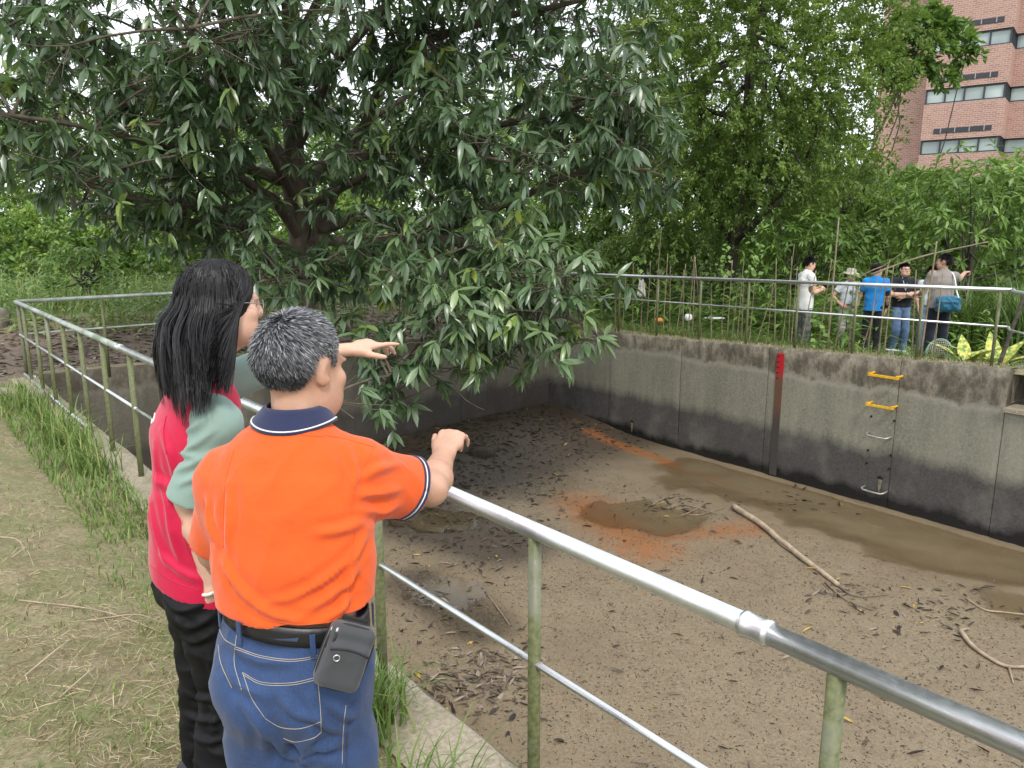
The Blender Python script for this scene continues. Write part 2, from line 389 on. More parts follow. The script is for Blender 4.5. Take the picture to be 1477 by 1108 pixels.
# mud floor of the basin
def z_mud(P):
    P = np.asarray(P, float); dn, da, dc = out_d(P); s = s_bc(P)
    z = -2.235 + .14 * sstep((da + 3.2) / 3.) * sstep((s * 0 + 1)) + .10 * sstep((-s + 3.2) / 3.0) * sstep((dc + 5) / 4)
    z = z + .016 * fbm2(P, 1.3) + .006 * fbm2(P, 5.) + .05 * sstep((dn + 1.6) / 1.4)
    pd1 = sstep((dc + 2.3 + .6 * fbm2(P, .8)) / 1.5) * sstep((s - 3.6) / 1.2) * sstep((11.5 - s) / 1.) * sstep((-dc - .05) / .25)
    q = P - np.array([1.75, 10.35]); e = np.hypot(q @ np.array([.95, -.3]) / 1.25, q @ np.array([.3, .95]) / .75)
    pd2 = sstep((1.15 + .35 * fbm2(P, 1.7) - e) / .7)
    q = P - np.array([-.75, 8.0]); e = np.hypot(q[..., 0] / .55, q[..., 1] / .45); pd3 = sstep((1.1 + .3 * fbm2(P, 2.5) - e) / .5)
    q = P - np.array([-1.0, 10.2]); e = np.hypot(q[..., 0] / .8, q[..., 1] / .5); pd4 = sstep((1.1 + .3 * fbm2(P, 2.5) - e) / .5)
    return z - .060 * pd1 - .04 * pd2 - .042 * pd3 - .036 * pd4, pd1, pd2, np.maximum(pd3, pd4)
g = np.arange(0, 1.0001, 1 / 170.)
U, W = np.meshgrid(g, g, indexing='ij')
corn = [N0_in - NN * .05, C_in + NC * .05, PB + NC * .05 + NA * .05, A_in + NA * .05 - NN * .05]
Pm = ((1 - U)[..., None] * ((1 - W)[..., None] * corn[0] + W[..., None] * corn[3]) + U[..., None] * ((1 - W)[..., None] * corn[1] + W[..., None] * corn[2])).reshape(-1, 2)
zm, pd1, pd2, pd3 = z_mud(Pm)
n1 = len(g); idx = np.arange(n1 * n1).reshape(n1, n1)
Q = np.stack([idx[:-1, :-1], idx[1:, :-1], idx[1:, 1:], idx[:-1, 1:]], -1).reshape(-1, 4)
def seg_d(P, a, b):
    a = np.asarray(a, float)[:2]; b = np.asarray(b, float)[:2]; e = b - a
    t = np.clip(((P - a) @ e) / (e @ e), 0, 1); return np.linalg.norm(P - (a + t[:, None] * e), axis=1)
fz = lambda x, y: pz(x, y, -2.23)
rust = np.maximum.reduce([sstep((1.5 - seg_d(Pm, fz(840, 725), fz(935, 790)) / .62) / 1.5), .8 * sstep((1.4 - seg_d(Pm, fz(925, 775), fz(1080, 762)) / .42) / 1.4),
                          .95 * sstep(1.1 - seg_d(Pm, fz(850, 628), fz(1050, 694)) / .30), .6 * sstep(1.1 - seg_d(Pm, fz(1050, 694), fz(1110, 712)) / .4)])
wet = np.maximum.reduce([pd1, pd2, pd3, 1. * sstep(1.2 - seg_d(Pm, fz(640, 730), fz(800, 700)) / .7), 1. * sstep(1.2 - seg_d(Pm, fz(640, 830), fz(690, 900)) / .55),
                         .5 * sstep(1.2 - seg_d(Pm, fz(600, 1000), fz(760, 1108)) / .4)])
dn, da, dc = out_d(Pm)
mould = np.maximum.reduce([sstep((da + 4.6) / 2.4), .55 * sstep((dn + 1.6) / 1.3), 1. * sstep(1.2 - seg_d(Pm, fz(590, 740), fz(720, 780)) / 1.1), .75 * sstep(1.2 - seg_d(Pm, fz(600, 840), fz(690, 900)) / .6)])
mud = link('mud_floor', mesh_np('mud_floor', np.column_stack([Pm, zm]), Q, M['mud'], attrs={'zone': np.column_stack([rust, wet, mould])}))
tag(mud, 'drying brown mud floor of the basin with rust stains', 'mud', kind='structure')
ZW = -2.252
wv = np.array([(*p, ZW) for p in (N0_in, C_in, PB, A_in)])
wo = link('water', mesh_np('water', np.column_stack([Pm, np.full(len(Pm), ZW)]), Q[(zm[Q] < ZW + .004).any(1)], M['water'], attrs={'depth': np.clip(ZW - zm, 0, 1)})); tag(wo, 'shallow murky water lying in the hollows of the mud', 'water', kind='structure')

ax3 = lambda d, n: np.array([[d[0], d[1], 0], [n[0], n[1], 0], [0, 0, 1]])
# basin walls
def wall_panel(P0, P1, z0, z1, out, th, zb, mats, parent, seed, amp=.006, gap=.004, name='panel'):
    """one cast panel: front face, rounded arris, top; z0,z1 top heights at its ends"""
    P0 = np.asarray(P0, float); P1 = np.asarray(P1, float); L = np.linalg.norm(P1 - P0); e = (P1 - P0) / L
    nu = max(4, int(L / .09)); us = np.linspace(gap, L - gap, nu + 1)
    rows = []
    for j, v in enumerate(np.concatenate([[1.2, 1.], np.linspace(0, 1, 18)[::-1][1:-1] if False else np.linspace(.97, 0, 16)])):
        row = []
        for i, u in enumerate(us):
            zt = z0 + (z1 - z0) * u / L + .012 * mnoise.noise(Vector((u * 3, seed, 0)))
            edge = .008 if i in (0, nu) else 0
            if j == 0: q = (P0 + e * u + out * th, zt - .004)
            elif j == 1: q = (P0 + e * u + out * (.03 + .012 * mnoise.noise(Vector((u * 9, seed, 3)))), zt)
            else:
                z = zb + (zt - .03 - zb) * v / .97
                d = amp * mnoise.noise(Vector((u * 2.5, z * 2.5, seed))) + .003 * mnoise.noise(Vector((u * 12, z * 12, seed))) + edge
                q = (P0 + e * u + out * d, z)
            row.append((q[0][0], q[0][1], q[1]))
        rows.append(row)
    V = np.array(rows).reshape(-1, 3); m = nu + 1
    Q = [(j * m + i, (j + 1) * m + i, (j + 1) * m + i + 1, j * m + i + 1) for j in range(len(rows) - 1) for i in range(nu)]
    mi = [1 if j == 0 else 0 for j in range(len(rows) - 1) for i in range(nu)]
    return link(name, mesh_np(name, V, Q, mats, midx=mi), parent)
def wall(name, label, base): return tag(empty(name, base, label, 'wall'), kind='thing')
def backing(P0, P1, out, z0, z1, parent):
    P0 = np.asarray(P0, float); P1 = np.asarray(P1, float)
    V = [(*(P + out * o), z) for P, zt in ((P0, z0), (P1, z1)) for o in (.03, .2) for z in (ZB, zt - .02)]
    MB().add(V, [[0, 1, 3, 2], [4, 6, 7, 5], [0, 4, 5, 1], [2, 3, 7, 6], [1, 5, 7, 3]]).build('footing_core', M['conc'], parent, False)
ZB = -2.6
w = wall('concrete_wall', 'stained concrete basin wall carrying the yellow rungs and red gauge', (*PB, ZB))
WALL_BC = w
js = [0, 1.93, 3.76, 5.58, 7.71, 9.08]
for i, (a, b) in enumerate(zip(js[:-1], js[1:])):
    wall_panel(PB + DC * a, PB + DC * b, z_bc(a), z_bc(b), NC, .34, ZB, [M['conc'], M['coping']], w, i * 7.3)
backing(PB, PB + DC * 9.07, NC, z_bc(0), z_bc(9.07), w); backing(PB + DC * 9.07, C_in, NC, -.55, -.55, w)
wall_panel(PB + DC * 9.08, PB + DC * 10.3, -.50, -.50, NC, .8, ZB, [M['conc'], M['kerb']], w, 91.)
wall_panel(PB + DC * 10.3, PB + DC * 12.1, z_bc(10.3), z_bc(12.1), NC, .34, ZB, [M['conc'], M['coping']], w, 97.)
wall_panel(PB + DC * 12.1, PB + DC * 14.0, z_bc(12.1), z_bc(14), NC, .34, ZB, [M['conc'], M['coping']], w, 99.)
# floor, cheeks and back of the inlet notch, and the pale ledge in it
for s_ in (9.02, 10.36):
    p = PB + DC * s_ + NC * .44
    MB().box((p[0], p[1], -.20), (.10, .84, .46), ax3(DC, NC)).build('cheek', M['conc'], w, False)
p = PB + DC * 9.69 + NC * .92
MB().box((p[0], p[1], -.16), (1.5, .12, .72), ax3(DC, NC)).build('notch_back', M['conc'], w, False)
p = PB + DC * 9.69 + NC * .55; MB().box((p[0], p[1], -.56), (1.5, 1.0, .1), ax3(DC, NC)).build('notch_floor', M['conc'], w, False)
p = PB + DC * 9.66 + NC * .14
MB().box((p[0], p[1], -.475), (1.16, .40, .055), ax3(DC, NC)).build('ledge', M['kerb'], w, False)
w = wall('concrete_wall', 'shadowed end wall of the basin beneath the mango tree', (*PA, ZB))
Lab = np.linalg.norm(PB - A_in); k = 4; MB().box((*(PB + DA * .12 + NA * .03), -1.4), (.26, .10, 2.3), ax3(DA, NA)).build('return_end', M['conc'], w, False); backing(A_in, PB, NA, z_ab(0), z_ab(Lab), w)
for i in range(k):
    a, b = Lab * i / k, Lab * (i + 1) / k
    wall_panel(A_in + DA * a, A_in + DA * b, z_ab(a), z_ab(b), NA, .3, ZB, [M['concshade'], M['coping']], w, 31 + i * 3.1)
w = wall('concrete_wall', 'basin wall below the walkway with a crumbly kerb carrying the railing', (*(O2 + NN * KERB), ZB))
backing(O2 + NN * KERB - DN * 7, O2 + NN * KERB + DN * 9.3, -NN, -.15, -.15, w)
for i in range(9):
    a, b = -7 + i * 1.82, -7 + (i + 1) * 1.82
    b = min(b, 9.4)
    wall_panel(O2 + NN * KERB + DN * a, O2 + NN * KERB + DN * b, -.15, -.15, -NN, .34, ZB, [M['conc'], M['kerb']], w, 51 + i * 3.1, gap=.002)
w = wall('concrete_wall', 'plain cross wall closing the basin beyond the inlet notch', (*C_in, ZB))
wall_panel(C_in, N0_in, .1, -.15, np.array([.83, -.56]), .34, ZB, [M['conc'], M['coping']], w, 71)

# ------------------------------------------------------------------ railings
def railing(name, label, path, posts, r_top, r_mid, r_post, mt, mm, mp, extra=None, dz=.46):
    """path: list of (x,y,z_top_axis); posts: list of (x,y,zbase,ztop)"""
    e = empty(name, (path[0][0], path[0][1], posts[0][2]), label, 'railing')
    P = np.array(path, float)
    MB().tube(P, r_top, 14).build('top_rail', mt, e)
    MB().tube(P - [0, 0, dz], r_mid, 10).build('middle_rail', mm, e)
    for (x, y, zb, zt) in posts:
        MB().tube([(x, y, zb - .12), (x, y, zt)], r_post, 12).build('post', mp, e)
    return e
post_s = [-3.9, -2.94, -1.96, -.98, 0, .95, 1.9, 2.85, 3.76, 4.66, 5.54, 6.36, 7.25, 8.06, 8.88]
JN = 4.05                                        # joint between the old green length and the bright one
zr = .862
Pn = lambda s: np.array([*(O2 + DN * s), zr])
rn = empty('railing', (*O2, -.15), 'bright galvanised pipe railing the pointing pair lean towards', 'railing')
MB().tube([Pn(-4.4), Pn(-1.76)], .0265, 20).build('top_rail', M['galv'], rn)
MB().tube([Pn(-1.76), Pn(1.2), Pn(JN)], .0265, 20).build('top_rail', M['galv'], rn)
MB().tube([Pn(JN), Pn(7), Pn(9.42)], .0275, 16).build('top_rail', M['railold'], rn)['label'] = 'old length of rail green with algae'
for s_ in (-1.76, JN):                            # welded sleeve: two beads and a rough band
    c0 = Pn(s_); dd = np.array([*DN, 0]); prof = [(-.040, .0275), (-.036, .032), (-.028, .0335), (-.018, .031), (0, .0305), (.016, .031), (.026, .034), (.034, .0325), (.038, .0275)]
    MB().tube([c0 + dd * a for a, _ in prof], [r for _, r in prof], 20).build('weld_collar', M['galv'], rn)
MB().tube([Pn(-4.4) - [0, 0, .457], Pn(3.7) - [0, 0, .45]], .0125, 12).build('middle_rail', M['galv'], rn)
MB().tube([Pn(3.7) - [0, 0, .45], Pn(9.42) - [0, 0, .44]], .0135, 12).build('middle_rail', M['galv'], rn)
MB().tube([Pn(5.7) - [0, 0, .99], Pn(9.42) - [0, 0, .99]], .022, 12).build('bottom_rail', M['galv'], rn)
for s_ in post_s:
    x, y, _ = Pn(s_); MB().tube([(x, y, -.25), (x, y, .2), (x, y, zr - .01)], .0215, 14).build('post', M['algae'], rn)
# end railing A-B
ab = empty('railing', (*PA, -.15), 'weathered railing along the end wall under the mango', 'railing')
Pab = lambda u: np.array([*(PA + DA * u), .865 + .004 * u])
MB().tube([Pab(0), Pab(5), Pab(Lab - .05)], .0265, 14).build('top_rail', M['railold'], ab)
MB().tube([Pab(0) - [0, 0, .44], Pab(Lab - .05) - [0, 0, .46]], .013, 10).build('middle_rail', M['railold'], ab)
for u in np.arange(0, Lab, 1.02):
    x, y, z = Pab(u + .02); MB().tube([(x, y, z_ab(u) - .12), (x, y, z - .01)], .0215, 12).build('post', M['algae'], ab)
# far railing B-C
bc = empty('railing', (*(PB + NC * .2), -.25), 'long grey railing on the far wall in front of the standing group', 'railing')
def Pbc(s, z=None): return np.array([*(PB + DC * s + NC * .14), (.90 + .0169 * s) if z is None else z])
MB().tube([Pbc(.1), Pbc(3), Pbc(6), Pbc(8.95)], .028, 14).build('top_rail', M['galv'], bc)
MB().tube([Pbc(.1) - [0, 0, .455], Pbc(8.95) - [0, 0, .475]], .015, 10).build('middle_rail', M['galv'], bc)
pe = [Pbc(8.95), np.array([6.24, 9.42, 1.05]), np.array([6.22, 9.1, 1.045]), np.array([6.9, 8.2, 1.04]), np.array([8.4, 6.4, 1.04])]
MB().tube(pe, .028, 14).build('top_rail', M['railold'], bc)
MB().tube(np.array(pe) - [0, 0, .475], .015, 10).build('middle_rail', M['railold'], bc)
for s_ in [.15, 1.1, 2.02, 3.02, 4.02, 5.02, 5.94, 6.9, 7.85, 8.81]:
    x, y, z = Pbc(s_); MB().tube([(x, y, z_bc(s_) - .1), (x, y, z - .012)], .0215, 12).build('post', M['algae'], bc)
for q in (np.array([6.42, 8.85, 1.04]), np.array([7.4, 7.6, 1.04])):
    MB().tube([(q[0], q[1], -.55), (q[0], q[1], q[2] - .01)], .0215, 12).build('post', M['algae'], bc)

# ------------------------------------------------------------------ rungs, gauge, weep holes
M['yellow'] = plain('yellow_rung_paint', (.75, .42, .02), .5, var=.15, bump=.2)
M['rungsteel'] = plain('rung_steel', (.46, .45, .42), .4, .5, var=.3)
M['hole'] = plain('weep_hole_dark', (.012, .011, .01), .9)
lad = empty('wall_ladder', (*(PB + DC * 7.54), -2.4), 'climbing rungs set into the far wall, the top two yellow', 'ladder')
def rung(s_, z, wd, mt, r, proj=.13, thick=False):
    a, b = PB + DC * (s_ - wd / 2), PB + DC * (s_ + wd / 2); o = -NC
    pth = [(*(a + NC * .03), z), (*(a + o * proj * .8), z - .005), (*(a + o * proj + DC * .03), z - .02), (*((a + b) / 2 + o * proj), z - .025), (*(b + o * proj - DC * .03), z - .02), (*(b + o * proj * .8), z - .005), (*(b + NC * .03), z)]
    mb = MB()
    if thick:
        mb.tube(pth, r, 8)
        m_ = (a + b) / 2 + o * proj
        mb.box((m_[0], m_[1], z - .022), (wd, .035, .032), ax3(DC, NC))
        for q in (a, b): mb.box((*(q + o * proj), z - .012), (.035, .05, .05), ax3(DC, NC))
    else: mb.tube(pth, r, 10)
    return mb.build('rung', mt, lad, not thick)
rung(7.54, -.235, .40, M['yellow'], .016, thick=True)['label'] = 'yellow plastic-clad rung at the top'
rung(7.53, -.68, .36, M['yellow'], .015, thick=True)['label'] = 'second yellow rung'
rung(7.52, -1.14, .33, M['rungsteel'], .013)
rung(7.53, -1.98, .33, M['rungsteel'], .013)
rung(7.50, -2.25, .33, M['rungsteel'], .013)
for z in (-.90, -1.42, -1.62):
    for s_ in (7.36, 7.70):
        q = PB + DC * s_; MB().tube([(*(q - NC * .012), z), (*(q + NC * .05), z)], .017, 8).build('bolt_socket', M['hole'], lad)
for s_, z in ((7.58, -1.80), (2.6, -1.93)):
    q = PB + DC * s_; MB().tube([(*(q - NC * .006), z), (*(q + NC * .1), z)], .040, 12).build('weep_hole', M['hole'], WALL_BC)
    MB().add([(*(q - NC * .0075 + DC * a_), z + b_) for a_, b_ in ((-.03, -.02), (.03, -.02), (.022, -.14), (.006, -.22), (-.012, -.20), (-.026, -.12))], None, [(0, 1, 2), (0, 2, 5), (5, 2, 3), (5, 3, 4)]).build('lime_streak', M['coping'], WALL_BC, False)
t = NT('gauge_paint'); z = t.sep(t.pos())[2]; n = t.noise(14, 5, .7, t.pos())
zz = t.math('ADD', z, t.rng(n, .3, .7, -.06, .06))
c = t.mix(t.rng(zz, -.62, -.42), (.13, .065, .040), (.44, .010, .018))
c = t.mix(t.rng(zz, -1.3, -1.0), (.060, .050, .046), c)
c = t.mix(t.rng(n, .60, .75, 0, .5), c, (.12, .10, .08))
t.set('Base Color', c).set('Roughness', .75); M['gauge'] = t.m
g0 = PB + DC * 5.80 - NC * .006
MB().box((g0[0], g0[1], -1.18), (.125, .02, 2.06), ax3(DC, NC)).build('depth_gauge', M['gauge'], WALL_BC, False)['label'] = 'painted water depth stripe, red at the top and brown below'
for k in range(5):
    q = PB + DC * 5.765 - NC * .018; MB().box((q[0], q[1], -.20 - k * .09), (.045, .006, .012), ax3(DC, NC)).build('gauge_mark', M['hole'], WALL_BC, False)
# fallen hanging vine strand over the rim
# ------------------------------------------------------------------ leaf and blade machinery
def leaf_tmpl(wd, droop, fold, segs=3, tip=.04):
    """unit-length leaf along +x; lanceolate, folded along its midrib, curling down"""
    t = np.linspace(0, 1, segs + 1); w = wd * np.sin(np.pi * np.clip(t, .04, .985) ** .85) + tip * wd * 0
    V = []
    for ti, wi in zip(t, w):
        z = -droop * ti * ti; V += [(ti, wi / 2, z + fold * wi), (ti, 0, z), (ti, -wi / 2, z + fold * wi)]
    Q = []
    for i in range(segs):
        a = 3 * i; Q += [(a, a + 1, a + 4, a + 3), (a + 1, a + 2, a + 5, a + 4)]
    return np.array(V), np.array(Q)
DIA = (np.array([(0, 0, 0), (.45, .26, .05), (1, 0, -.08), (.45, -.26, .05)], float), np.array([(0, 3, 2), (0, 2, 1)]))
def frames(X, up):
    X = unit(X); Y = np.cross(up, X); bad = np.linalg.norm(Y, axis=1) < 1e-3; Y[bad] = [0, 1, 0]; Y = unit(Y); Z = np.cross(X, Y)
    return np.stack([X, Y, Z], 1)
def scatter(tm, pos, X, up, scale, tint):
    Vt, Ft = tm; N = len(pos); m = len(Vt); A = frames(np.asarray(X, float), np.asarray(up, float))
    sc = np.asarray(scale, float); sc = np.repeat(sc[:, None], 3, 1) if sc.ndim == 1 else sc
    V = np.einsum('mi,nij->nmj', Vt, A * sc[:, :, None]) + np.asarray(pos)[:, None, :]
    F = (Ft[None] + (np.arange(N) * m)[:, None, None]).reshape(-1, Ft.shape[1])
    return V.reshape(-1, 3), F, np.repeat(np.asarray(tint), m)
def join(parts):
    Vs, Fs, Ts, n = [], [], [], 0
    for V, F, T_ in parts:
        Vs.append(V); Fs.append(F + n); Ts.append(T_); n += len(V)
    return np.concatenate(Vs), np.concatenate(Fs), np.concatenate(Ts)
def rdir(n):
    v = rng.normal(size=(n, 3)); return unit(v)
def blade(segs=3):
    t = np.linspace(0, 1, segs + 1); V = []; Q = []
    for ti in t:
        w = .5 * (1 - ti ** 1.6) + .02; V += [(ti, w, 0), (ti, -w, 0)]
    for i in range(segs): Q.append((2 * i, 2 * i + 1, 2 * i + 3, 2 * i + 2))
    return np.array(V), np.array(Q)
def grass(pos, L, wd, lean, tint, segs=3):
    """upright arching blades built one by one, returned as one mesh"""
    N = len(pos); L = np.broadcast_to(L, N); wd = np.broadcast_to(wd, N); lean = np.broadcast_to(lean, N)
    az = rng.uniform(0, 2 * math.pi, N); h = np.stack([np.cos(az), np.sin(az), 0 * az], 1); sd = np.stack([-np.sin(az), np.cos(az), 0 * az], 1)
    V = []
    for t in np.linspace(0, 1, segs + 1):
        c = pos + h * (L * lean * t ** 2)[:, None] + np.array([0, 0, 1.]) * (L * (t - .45 * lean * t ** 3))[:, None]
        w = (wd * (1 - t ** 1.7) * .5 + .0006)[:, None]; V += [c + sd * w, c - sd * w]
    V = np.stack(V, 1); m = V.shape[1]
    Ft = np.array([(2 * i, 2 * i + 1, 2 * i + 3, 2 * i + 2) for i in range(segs)])
    return V.reshape(-1, 3), (Ft[None] + (np.arange(N) * m)[:, None, None]).reshape(-1, 4), np.repeat(tint, m)
def stuff(name, VFT, mat, label=None, cat=None, parent=None):
    V, F, T_ = VFT; o = link(name, mesh_np(name, V, F, mat, attrs={'tint': T_}), parent)
    return tag(o, label, cat, kind='stuff')

# ------------------------------------------------------------------ brick tower beyond the trees
t = NT('brick_facing'); mp = t.node('ShaderNodeMapping'); t.l.new(t.co('UV') if False else t.co(), mp.inputs['Vector'])
def brickmat(name, flip):
    t = NT(name); s3 = t.sep(t.co()); cb = t.node('ShaderNodeCombineXYZ')
    t.l.new(s3[1 if flip else 0], cb.inputs[0]); t.l.new(s3[2], cb.inputs[1])
    br = t.node('ShaderNodeTexBrick'); br.inputs['Scale'].default_value = 1.0
    br.inputs['Brick Width'].default_value = .30; br.inputs['Row Height'].default_value = .115; br.inputs['Mortar Size'].default_value = .014
    br.inputs['Color1'].default_value = (.35, .168, .13, 1); br.inputs['Color2'].default_value = (.47, .25, .195, 1); br.inputs['Mortar'].default_value = (.50, .43, .39, 1)
    t.l.new(cb.outputs[0], br.inputs['Vector'])
    n = t.noise(.5, 4); t.set('Base Color', t.mix(t.rng(n, .35, .7, 0, .25), br.outputs['Color'], (.34, .20, .17))).set('Roughness', .9); return t.m
M['brickA'] = brickmat('red_brick_front', False); M['brickB'] = brickmat('red_brick_side', True)
M['winframe'] = plain('dark_window_frame', (.03, .034, .042), .45)
t = NT('window_glass'); t.set('Base Color', t.ramp(t.noise(.35, 2), [(.35, (.20, .25, .25)), (.65, (.45, .52, .50))])).set('Roughness', .12).set('Specular IOR Level', .8); M['glass'] = t.m
M['slab'] = plain('grey_render', (.33, .34, .38), .8)
bx0 = pY(1333, 150, 49.1); bx1 = pY(1449, 150, 46.5)
ux = unit((bx1 - bx0)[:2]); un = np.array([ux[1], -ux[0]])                  # along facade, outward (towards camera)
bld = empty('brick_building', (bx1[0], bx1[1], -.2), 'red brick tower block with dark ribbon windows above the trees', 'building')
bld.rotation_euler[2] = math.atan2(ux[1], ux[0])
bpy.context.view_layer.update()
def bpart(name, mb, mat, parent=None, smooth=False):
    me = mb.mesh(name, mat, smooth); o = bpy.data.objects.new(name, me); COL.objects.link(o); o.parent = parent or bld; return o
# local frame: x along facade (0 at the bay corner, negative to the left), y into the building, z up from ground
BH = 26.
Lb = float(np.linalg.norm((bx1 - bx0)[:2])); d_of = lambda z: z + .2
rows = [7.35, 10.42, 13.5, 16.6, 19.7]                 # window sill heights (world z at the corner line)
sc_ = 46.5 / 50.
rows = [(209, 225), (119, 141), (40, 63)]
def zc(y): return pY(1449, y, 46.5)[2] + .2
sills = [zc(141) + k * (zc(62) - zc(141)) for k in (-3, -2, -1, 0, 1, 2, 3)]
wh = zc(118) - zc(141)
zs = [0.]
for sl in sills:
    if sl > .5: zs += [sl, sl + wh]
zs.append(BH)
# bay walls as bands between the ribbon windows
for i in range(0, len(zs) - 1, 2):
    a, b = zs[i], zs[i + 1]
    bpart('wall', MB().box((-Lb / 2, .09, (a + b) / 2), (Lb, .18, b - a)), M['brickA'])
    bpart('wall', MB().box((-.09, 1.09, (a + b) / 2), (.176, 1.82, b - a)), M['brickB'])
    bpart('return_wall', MB().box((2.6, 2.09, (a + b) / 2), (5.2, .18, b - a)), M['brickA'])
for i in range(1, len(zs) - 1, 2):
    a, b = zs[i], zs[i + 1]; w_ = bpart('ribbon_window', MB().box((-Lb / 2, .16, a + .05), (Lb - .1, .10, .08)).box((-Lb / 2, .16, b - .05), (Lb - .1, .10, .08)), M['winframe'])
    xs = [-.10, -.95, -1.0 - 1.35, -1.0 - 2.0, -1.0 - 3.4, -Lb + .06] if Lb > 5 else list(np.linspace(-.1, -Lb + .06, 5))
    for x_ in xs:
        o = MB().box((x_, .15, (a + b) / 2), (.09, .14, b - a - .02)).mesh('mullion', M['winframe'], False); oo = bpy.data.objects.new('mullion', o); COL.objects.link(oo); oo.parent = w_
    for x0_, x1_ in zip(xs[:-1], xs[1:]):
        o = MB().box(((x0_ + x1_) / 2, .20, (a + b) / 2), (abs(x0_ - x1_) - .09, .03, b - a - .12)).mesh('pane', M['glass'], False); oo = bpy.data.objects.new('pane', o); COL.objects.link(oo); oo.parent = w_
    w2 = bpart('corner_window', MB().box((-.10, 1.0, a + .05), (.10, 1.7, .08)).box((-.10, 1.0, b - .05), (.10, 1.7, .08)), M['winframe'])
    for y_ in (.7, 1.2, 1.85):
        o = MB().box((-.09, y_, (a + b) / 2), (.12, .08, b - a - .02)).mesh('mullion', M['winframe'], False); oo = bpy.data.objects.new('mullion', o); COL.objects.link(oo); oo.parent = w2
    for y0_, y1_ in ((.2, .66), (.74, 1.16), (1.24, 1.81)):
        o = MB().box((-.13, (y0_ + y1_) / 2, (a + b) / 2), (.03, y1_ - y0_, b - a - .12)).mesh('pane', M['glass'], False); oo = bpy.data.objects.new('pane', o); COL.objects.link(oo); oo.parent = w2
    bpart('return_window', MB().box((2.6, 2.14, a + .05), (5.1, .08, .08)).box((2.6, 2.14, b - .05), (5.1, .08, .08)), M['winframe'])
    bpart('return_pane', MB().box((2.6, 2.19, (a + b) / 2), (5.1, .03, b - a - .12)), M['glass'])
    # dark vent slot above each window
    lv = bpart('vent_slot', MB().box((-Lb * .48, -.015, b + .50), (Lb * .72, .05, .28)), M['winframe'])
    for k in range(4):
        bpart('vent_bar', MB().box((-Lb * .48 + (k - 1.5) * Lb * .18, -.045, b + .50), (.05, .02, .28)), M['slab'])
bpart('recessed_wall', MB().box((-Lb - 1.55, 1.6, BH / 2), (3.1, .2, BH)), M['brickA'])
bpart('recess_side', MB().box((-Lb + .08, .86, BH / 2), (.16, 1.34, BH)), M['brickB'])
bpart('far_side_wall', MB().box((-Lb - 3.0, 6, BH / 2), (.2, 8.6, BH)), M['brickB'])
bpart('core', MB().box((-Lb / 2 + 1., 5.9, BH / 2), (Lb + 7., 7.0, BH - .1)), M['slab'])
bpart('cornice', MB().box((-Lb - .6, 1.35, zc(-2)), (2.2, .34, 1.5)), M['slab'])

# ------------------------------------------------------------------ mango tree
mango = empty('mango_tree', (*pY(440, 477, 15.)[:2], -.12), 'large dark mango tree spreading over the end of the basin', 'tree')
limb_px = [
    ([(440, 480, 15.0), (438, 420, 15.), (435, 350, 15), (425, 220, 14.8), (418, 80, 14.5), (412, -80, 14.2), (395, -260, 14), (380, -420, 14)], .34),
    ([(445, 400, 15), (470, 300, 14.9), (505, 235, 14.6), (560, 110, 13.8), (640, 50, 13), (760, 20, 12), (880, -20, 11)], .17),
    ([(430, 330, 15), (405, 230, 14.6), (360, 170, 14.2), (325, 60, 13.6), (300, -100, 13), (280, -250, 12.6)], .17),
    ([(405, 260, 14.8), (330, 230, 13.6), (250, 160, 12.5), (120, 90, 11.5), (-60, 20, 10.5)], .12),
    ([(435, 345, 15), (390, 285, 14), (340, 300, 13), (290, 305, 12), (180, 280, 11), (60, 250, 10)], .13),
    ([(390, 285, 14), (300, 230, 12.5), (200, 200, 11), (60, 170, 9.8), (-60, 150, 9)], .09),
    ([(450, 340, 15), (530, 310, 14.3), (620, 330, 13), (720, 300, 12), (840, 250, 11.5), (940, 240, 11)], .12),
    ([(450, 345, 15), (530, 350, 13.5), (620, 345, 12), (690, 360, 11), (740, 410, 10), (790, 450, 9.6), (850, 470, 9.4)], .12),
    ([(620, 345, 12), (640, 400, 11.2), (620, 470, 10.3), (575, 530, 9.6), (535, 570, 9.2)], .06),
    ([(690, 360, 11), (720, 430, 10.2), (700, 490, 9.8), (650, 540, 9.4)], .05),
    ([(505, 235, 14.6), (600, 200, 13.5), (720, 180, 12.3), (860, 150, 11.3), (950, 130, 10.8)], .10),
    ([(425, 220, 14.8), (480, 100, 13.5), (560, 0, 12.5), (620, -100, 12), (700, -200, 11.5)], .11),
    ([(430, 300, 15), (380, 200, 12.8), (330, 120, 11), (290, 60, 9.8), (250, 0, 9.2)], .10),
    ([(435, 280, 15), (500, 200, 16), (620, 120, 17), (760, 60, 17.5)], .12),
    ([(430, 260, 15), (350, 180, 16.5), (200, 130, 17.5), (60, 100, 18)], .12),
    ([(440, 300, 15), (560, 240, 13), (680, 230, 11.5), (780, 240, 10.6)], .08),
    ([(440, 370, 15), (360, 330, 13.5), (250, 320, 12), (140, 310, 11)], .07),
    ([(440, 360, 15), (500, 380, 13.6), (450, 400, 12.2), (400, 400, 11)], .06),
    ([(418, 80, 14.5), (500, -60, 13), (640, -160, 12), (800, -180, 11.5)], .10),
    ([(418, 80, 14.5), (250, -60, 12.5), (80, -160, 11.5)], .10),
]
blobs = []; trunk_mb = MB(); nl = 0
